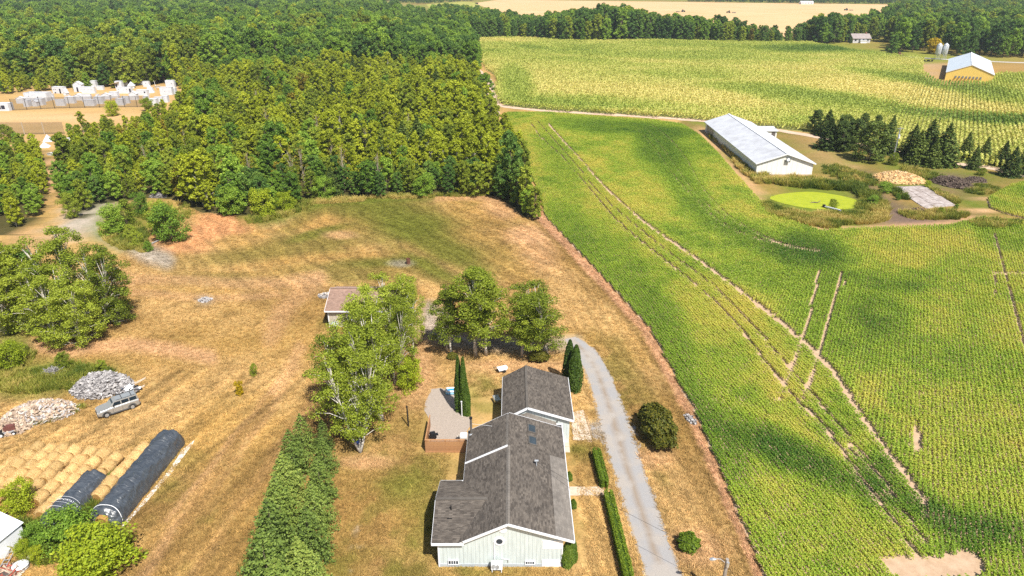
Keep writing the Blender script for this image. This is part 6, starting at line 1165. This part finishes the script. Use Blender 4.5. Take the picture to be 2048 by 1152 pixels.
for i in range(3):
    for j_ in range(4):
        bl4 = lambda u, v: tuple((Q[0] * (1 - u) + Q[1] * u) * (1 - v) + (Q[3] * (1 - u) + Q[2] * u) * v); e_ = .006; p = MB(); p.prism([bl4(i / 3 + e_, (j_ + 1) / 4 - e_), bl4((i + 1) / 3 - e_, (j_ + 1) / 4 - e_), bl4((i + 1) / 3 - e_, j_ / 4 + e_), bl4(i / 3 + e_, j_ / 4 + e_)], .024, .12 + random.uniform(0, .03)); p.build('slab', m_pad, cp)
# ---- yellow barn, silos and far houses
m_yel = siding_mat('barn_yellow', (.86, .62, .15), .6, .3); yx, yy = G(1889, 160); yx2, _y = G(1969, 160); YW = (yx2 - yx) * 1.0
yb_ = thing('yellow_barn', 'yellow barn with pale blue-grey metal roof at the corn edge', 'barn', (yx, yy), -.545); barn(yb_, YW, 60, 3.2, 6.6, m_yel, mat('pale_zinc', (.58, .64, .70), .5, (.52, .58, .64), .3, 5), m_trim, .15)
for k in range(8): p = MB(); X_ = YW * (.22 + .075 * k); p.add([(X_ - .3, -.01, 1.2), (X_ + .3, -.01, 1.2), (X_ + .3, -.01, 2.0), (X_ - .3, -.01, 2.0), (X_ - .3, -.5, 1.15), (X_ + .3, -.5, 1.15)], [(0, 4, 5, 1), (3, 2, 5, 4), (0, 3, 4), (1, 5, 2)]); p.build('vent_hood', mat('hatch_frame', (.12, .13, .13), .7), yb_)
for k, px in enumerate((1873, 1886)):
    so_ = thing('feed_silo', 'left one of the twin feed silos' if k == 0 else 'right one of the twin feed silos', 'silo', GZ(px, 119), 0, 'feed silos by the yellow barn'); p = MB(); p.tube([(0, 0, 1.6), (0, 0, 3.2), (0, 0, 7.2), (0, 0, 8.3)], [.3, 1.35, 1.35, .3], 16); p.build('bin', mat('silo_steel', (.60, .63, .66), .4, (.5, .53, .56), 1, metal=.3), so_, True)
    for a in range(4): p = MB(); p.bar((1.2 * math.cos(a * 1.57 + .78), 1.2 * math.sin(a * 1.57 + .78), 0), (1.2 * math.cos(a * 1.57 + .78), 1.2 * math.sin(a * 1.57 + .78), 3.6), .15); p.build('leg', m_galv, so_)
    for z in (3.3, 5.2, 7.15): p = MB(); p.tube([(1.37 * math.cos(a), 1.37 * math.sin(a), z) for a in np.linspace(0, 6.283, 17)], .05, 4); p.build('band', m_galv, so_)
    p = MB()
    for s_ in (-.2, .2): p.bar((s_, -1.45, .3), (s_, -1.45, 7.5), .05)
    for z in range(14): p.bar((-.2, -1.45, .6 + z * .5), (.2, -1.45, .6 + z * .5), .04)
    p.build('ladder', m_galv, so_)
def farhouse(px, py, W, D, eave, ridge, label, wallm, roofm, name='farmhouse', rz=0):
    o = thing(name, label, 'house', G(px, py), rz); p = MB(); p.box(0, W, 0, D, 0, eave); p.add([(0, 0, eave), (0, D, eave), (0, D / 2, ridge), (W, 0, eave), (W, D, eave), (W, D / 2, ridge)], [(0, 2, 1), (3, 4, 5)]); p.build('wall', wallm, o); p = MB()
    for a, b_ in ((-.5, D / 2), (D + .5, D / 2)): p.add([(-.5, a, eave - .1), (W + .5, a, eave - .1), (W + .5, b_, ridge + .05), (-.5, b_, ridge + .05), (-.5, a, eave - .3), (W + .5, a, eave - .3), (W + .5, b_, ridge - .15), (-.5, b_, ridge - .15)], [(0, 1, 2, 3), (7, 6, 5, 4), (0, 4, 5, 1), (1, 5, 6, 2), (2, 6, 7, 3), (3, 7, 4, 0)])
    p.build('roof', roofm, o); p = MB(); p.box(W * .8, W * .8 + .8, D / 2 - .4, D / 2 + .4, ridge - .2, ridge + 1); p.build('chimney', mat('brick_red', (.3, .14, .1), .9), o)
    for k in range(4): window(o, W * (.15 + .23 * k), eave * .4, 1.3, eave * .4, -.03, 1)
    return o
m_hw = mat('grey_wall', (.55, .54, .55), .8, (.48, .47, .48), 1); m_hr = mat('grey_roof', (.34, .29, .28), .9, (.28, .24, .23), .6)
fh = farhouse(1705, 86, 11.5, 8, 3.0, 5.6, 'grey farmhouse with white porch at the tree belt', m_hw, m_hr); p = MB(); p.box(4.5, 8.5, -1.6, -.02, 0, 1.6); p.box(4.2, 8.8, -1.9, -.02, 1.6, 1.8); p.build('porch', m_trim, fh)
farhouse(1782, 80, 12, 8, 2.8, 5.2, 'second grey roofed house beside the dark round tree', m_hw, m_hr, 'bungalow'); farhouse(1992, 76, 7, 6, 5.0, 7.0, 'white house glimpsed among the dark trees', m_trim, m_hw, 'white_house', .5)
farhouse(1602, 8.5, 20, 9, 2.6, 4.8, 'distant white farm building beyond the stubble', m_trim, m_hw, 'white_farmhouse')
for px, py, lab in ((1366, 24, 'left tractor working across the far stubble field'), (1457, 26, 'middle tractor working across the far stubble field'), (1692, 21, 'right tractor at the edge of the far stubble field')):
    o = thing('tractor', lab, 'tractor', GZ(px, py), 0.1 if px < 1400 else 3.0); p = MB(); p.box(.2, 2.4, -.5, .5, 1.0, 1.9); p.build('hood', mat('tractor_green', (.03, .12, .04), .5), o, bevel=.1); p = MB(); p.extrude_y([(-1.2, 1.2), (.3, 1.2), (.1, 3.0), (-1.1, 3.0)], -.8, .8); p.build('cab', m_pane, o)
    for x_, rr in ((-.9, 1.0), (1.8, .7)):
        for s_ in (-1, 1): p = MB(); p.tube([(x_, s_ * .8, rr), (x_, s_ * 1.3, rr)], rr, 14); p.build('wheel', m_tyre, o)
    p = MB(); p.box(-7, -1.8, -.1, .1, .5, .7); p.box(-8.5, -4.5, -2.4, 2.4, .4, 1.0); p.build('implement', mat('implement', (.16, .15, .12), .7), o)
fb = thing('farm_vehicle', 'dark rusty machine parked at the lane corner by the round tree', 'machine', GZ(1800, 113)); p = MB(); p.box(-1.5, 1.5, -.8, .8, .5, 1.4); p.box(-1.4, -.2, -.7, .7, 1.4, 2.3); p.build('body', m_rust, fb, bevel=.1)
for x_ in (-1, 1):
    for s_ in (-1, 1): p = MB(); p.tube([(x_, s_ * .8, .5), (x_, s_ * 1.05, .5)], .5, 12); p.build('wheel', m_tyre, fb)
for px, lab in ((1852, 'dark trough left of the pair beside the silos'), (1861, 'dark trough right of the pair beside the silos')): p = MB(); p.extrude_y([(-.7, 0), (.7, 0), (1.0, .8), (.8, .8), (.6, .15), (-.6, .15), (-.8, .8), (-1.0, .8)], -.6, .6); tag(p.build('trough', m_blk, None, loc=GZ(px, 123)), lab, 'trough', 'troughs by the silos')

# ================================================================== PAINTBALL YARD
m_ply = mat('whitewash', (.64, .66, .70), .7, (.48, .50, .55), 1.2, 6, .2); m_hole = mat('dark_opening', (.03, .03, .05), .9)
YS = 229 / F                      # metres per pixel out there
def hut(px, py, wpx, hpx, label, d=1.6, roof='flat', holes=(), door=None, rz=0, name='plywood_hut', cat='hut', m=None, group=None):
    x, y = G(px, py); w_ = wpx * y / F * .98; h_ = hpx * y / F * 1.02; m = m or m_ply; o = thing(name, label, cat, (x, y), rz, group); p = MB()
    if roof == 'open':
        t_ = .08; p.box(-w_ / 2, w_ / 2, 0, t_, 0, h_); p.box(-w_ / 2, -w_ / 2 + t_, t_, d, 0, h_); p.box(w_ / 2 - t_, w_ / 2, t_, d, 0, h_); p.box(-w_ / 2 + t_, w_ / 2 - t_, d - t_, d, 0, h_)
    elif roof == 'gable': p.extrude_y([(-w_ / 2, 0), (w_ / 2, 0), (w_ / 2, h_ * .72), (0, h_), (-w_ / 2, h_ * .72)], 0, d)
    else: p.extrude_y([(-w_ / 2, 0), (w_ / 2, 0), (w_ / 2, h_), (-w_ / 2, h_ * 1.0)], 0, d)
    p.build('wall', m, o); p = MB()
    if roof == 'gable':
        for s_ in (-1, 1): p.add([(0, -.12, h_ + .05), (s_ * (w_ / 2 + .15), -.12, h_ * .72 - .02), (s_ * (w_ / 2 + .15), d + .12, h_ * .72 - .02), (0, d + .12, h_ + .05), (0, -.12, h_ + .0), (s_ * (w_ / 2 + .15), -.12, h_ * .72 - .07), (s_ * (w_ / 2 + .15), d + .12, h_ * .72 - .07), (0, d + .12, h_)], [(0, 1, 2, 3), (7, 6, 5, 4), (0, 4, 5, 1), (1, 5, 6, 2), (2, 6, 7, 3), (3, 7, 4, 0)])
        p.build('roof', m, o)
    elif roof == 'flat': p.box(-w_ / 2 - .05, w_ / 2 + .05, -.05, d + .05, h_, h_ + .05); p.build('top_panel', m, o)
    for k, (hx, hz, hw) in enumerate(holes): p = MB(); p.box(hx * w_ - hw / 2, hx * w_ + hw / 2, -.012, .0, hz * h_ - hw / 2, hz * h_ + hw / 2); p.build('loophole', m_hole, o)
    if door is not None: p = MB(); p.box(door * w_ - .32, door * w_ + .32, -.012, 0, .02, min(1.75, h_ * .9)); p.build('doorway', m_hole, o)
    return o
def pyramid(px, py, wpx, hpx, label, post=False):
    x, y = G(px, py); w_ = wpx * y / F / 2; h_ = hpx * y / F * 1.03; o = thing('pyramid_bunker', label, 'bunker', (x, y), .3); p = MB(); z0 = h_ * .35 if post else 0; p.add([(-w_, -w_, z0), (w_, -w_, z0), (w_, w_, z0), (-w_, w_, z0), (0, 0, h_)], [(0, 1, 4), (1, 2, 4), (2, 3, 4), (3, 0, 4), (3, 2, 1, 0)]); p.build('shell', m_ply, o); p = MB(); p.box(-w_ * .8, w_ * .8, -w_ * .8, w_ * .8, 0, z0 + .1 if post else .1); p.build('base', m_ply, o)
hut(73, 203, 44, 16, 'roofless white enclosure with ragged top at the trees', 3.5, 'open', ((-.3, .6, .2), (.1, .5, .35)), None); v_ = hut(117, 187, 24, 12, 'white van body standing tilted in the yard', 1.8, 'flat', ((-.33, .6, .3), (-.17, .6, .3)), .2, -.15, 'van_body', 'van')
for x_ in (-1.2, 1.0): p = MB(); p.tube([(x_, -.05, .2), (x_, .25, .2)], .3, 12); p.build('wheel', m_tyre, v_)
p = MB(); p.extrude_y([(1.95, .3), (2.8, .3), (2.8, .95), (2.4, 1.6), (1.95, 1.75)], .1, 1.7); p.build('nose', m_ply, v_)
hut(157, 184, 17, 19, 'tall white gabled tower hut with dark doorway', 1.8, 'gable', ((.2, .72, .15),), -.05); hut(177, 187, 26, 12, 'white wall with three loopholes beside the tower hut', 1.2, 'flat', ((-.25, .6, .16), (.05, .6, .16), (.34, .6, .16)), None, 0, 'plywood_wall', 'wall')
hut(185, 175, 15, 12, 'small boxy white hut behind the three-holed wall', 1.8, 'flat', ((-.2, .7, .2),)); pyramid(205, 171, 14, 13, 'white pyramid bunker nearest the yard trees', True); hut(200, 180, 13, 7, 'low white block below the back pyramid', 1.2)
ph2 = hut(238, 177, 13, 13, 'hut under the tan sloping canopy', 1.8, 'flat', (), -.3); p = MB(); p.add([(-3.4, -.8, 1.55), (.6, -.8, 2.6), (.6, 2.2, 2.6), (-3.4, 2.2, 1.55), (-3.4, -.8, 1.45), (.6, -.8, 2.5), (.6, 2.2, 2.5), (-3.4, 2.2, 1.45)], [(0, 1, 2, 3), (7, 6, 5, 4), (0, 4, 5, 1), (1, 5, 6, 2), (2, 6, 7, 3), (3, 7, 4, 0)]); p.build('canopy', mat('tan_canopy', (.60, .42, .22), .8), ph2)
hut(252, 174, 10, 8, 'tilted white panel right of the tan canopy', .4, 'flat', (), None, .2, 'leaning_screen', 'screen'); pyramid(264, 176, 13, 12, 'white pyramid topped hut in the yard middle', True)
hut(249, 187, 29, 11, 'long white wall with two loopholes in the yard middle', 1.5, 'flat', ((-.35, .7, .2), (.2, .7, .2)), .42, 0, 'plywood_wall', 'wall'); hut(284, 191, 22, 10, 'white car body with dark side openings', 1.8, 'flat', ((.3, .6, .55),), None, -.06, 'car_body', 'car body'); pyramid(301, 185, 15, 15, 'striped white pyramid bunker near the boat')
hut(281, 170, 16, 10, 'white propped boards at the yard trees', .6, 'flat', ((-.2, .7, .2),), None, .25, 'leaning_screen', 'screen'); hut(293, 174, 12, 10, 'white cylinder-like block by the propped boards', 1.2, 'flat', ((0, .7, .2),))
bt = thing('white_boat', 'white sailing dinghy hull lying among the huts', 'boat', GZ(314, 175), .1); p = MB(); p.add([(-1.3, 0, .5), (0, .55, .6), (1.3, .4, .6), (1.3, -.4, .6), (0, -.55, .6), (0, 0, 0), (1.2, 0, .05)], [(0, 5, 1), (0, 4, 5), (1, 5, 6, 2), (5, 4, 3, 6), (2, 6, 3), (0, 1, 2, 3, 4)]); p.build('hull', m_ply, bt); p = MB(); p.tube([(-.4, 0, .5), (-.7, 0, 2.6)], .06, 6); p.build('mast', m_trim, bt)
for k, (px, py) in enumerate(((300, 179), (318, 179))): p = MB(); p.box(-1.3, 1.3, 0, .7, .75, .82); p.box(-1.2, -1.1, .1, .6, 0, .75); p.box(1.1, 1.2, .1, .6, 0, .75); tag(p.build('white_table', m_ply, None, loc=GZ(px, py)), 'white table left of the boat' if k == 0 else 'white table right of the boat', 'table')
hut(341, 176, 17, 14, 'white scaffold platform at the end of the yard', 1.5, 'open', ((.2, .6, .3),), None, 0, 'scaffold_hut'); hut(333, 190, 24, 14, 'cluttered white hut below the scaffold platform', 1.6, 'flat', ((-.1, .5, .2),)); hut(345, 188, 14, 10, 'white hut half covered by bushes at the yard end', 1.4)
for k, (px, py, w_, h_, ry) in enumerate([(42,207,16,13,.1), (57,200,15,13,0), (78,211,16,12,0), (98,200,18,11,.05), (70,213,9,12,0), (53,214,10,12,0), (121,212,18,12,0), (140,207,18,12,0), (156,201,15,12,0), (174,203,18,13,.1), (179,212,20,11,0), (197,208,17,13,-.1), (212,199,18,12,0), (228,196,16,11,0), (240,211,14,12,0), (252,207,14,13,0), (267,200,15,16,0), (306,211,15,12,0), (318,207,16,12,0), (330,205,12,12,0), (130,191,5,6,0), (138,196,4,4,0), (194,196,4,6,0), (290,198,8,5,0)]):
    hut(px, py, w_, h_, 'plain whitewashed plywood bunker among the huts behind the mesh fence', 1.0 + .5 * (k % 3), 'flat' if k % 4 else 'gable', (), None, ry, 'plywood_bunker', 'bunker', None, 'plain bunkers of the white yard')
hut(8, 222, 22, 14, 'dark open booth with white roof at the picture edge', 2.5, 'flat', ((0, .5, 1.2), (-.35, .45, 1.0)), None, 0, 'ticket_booth', 'booth')
pyramid(97, 282, 17, 13, 'white pyramid bunker nearest the dirt trail'); pyramid(90, 294, 18, 10, 'low white pyramid below the trail one'); hut(132, 297, 14, 9, 'white cross-shaped bunker right of the trail', .8, 'gable', (), None, .2); hut(65, 284, 9, 6, 'small white bunker half hidden left of the trail', .8); hut(102, 311, 20, 5, 'flat white bunker lowest on the trail', 1.0, 'gable', (), None, -.3); hut(137, 283, 9, 6, 'small white bunker under the trees right of the trail', .8)
# mesh fences with posts
m_net, nt, b, L = new_mat('fence_mesh'); b.inputs['Base Color'].default_value = (.09, .07, .06, 1); b.inputs['Roughness'].default_value = .9; tb_ = nd(nt, 'BsdfTransparent'); mx = nd(nt, 'MixShader'); mx.inputs[0].default_value = .42; L(tb_.outputs[0], mx.inputs[1]); L(b.outputs[0], mx.inputs[2]); L(mx.outputs[0], nt.nodes['Material Output'].inputs[0])
def netfence(pts, top, label, postm, netm, th, step):
    P = [np.array(G(*p)) for p in pts]; o = thing('mesh_fence', label, 'fence', tuple(P[0])); hh = height_at(top, P[0][1])
    for a, b_ in zip(P[:-1], P[1:]):
        L_ = np.hypot(*(b_ - a)); n = max(1, round(L_ / step)); q = MB(); a0, b0 = a - P[0], b_ - P[0]; q.quad((a0[0], a0[1], .05), (b0[0], b0[1], .05), (b0[0], b0[1], hh), (a0[0], a0[1], hh)); q.build('netting', netm, o)
        for k in range(n): c_ = a0 + (b0 - a0) * k / n; q = MB(); q.tube([(c_[0], c_[1] - .08, 0), (c_[0], c_[1] - .08, hh + .05)], th, 6); q.build('post', postm, o)
netfence([(26,221),(110,217),(200,215),(300,214)], 198, 'dark mesh fence with black posts in front of the white huts', m_blk, m_net, .08, 4.3)
netfence([(-40,268),(50,269),(130,268)], 244, 'nearer mesh fence with pale wooden posts across the trail', m_dead, m_net, .13, 5.6)

# ================================================================== HAZE
hz = MB(); hz.box(-1700, 1700, -150, 1700, -1.0, 41.5)
m_hz = bpy.data.materials.new('air'); m_hz.use_nodes = True; nt = m_hz.node_tree; nt.nodes.clear(); ou = nt.nodes.new('ShaderNodeOutputMaterial'); vp = nt.nodes.new('ShaderNodeVolumePrincipled'); vp.inputs['Density'].default_value = .00011; vp.inputs['Color'].default_value = (.80, .90, 1, 1); nt.links.new(vp.outputs[0], ou.inputs['Volume'])
tag(hz.build('haze', m_hz), 'thin summer haze over the far fields and woods', 'haze', kind='stuff')
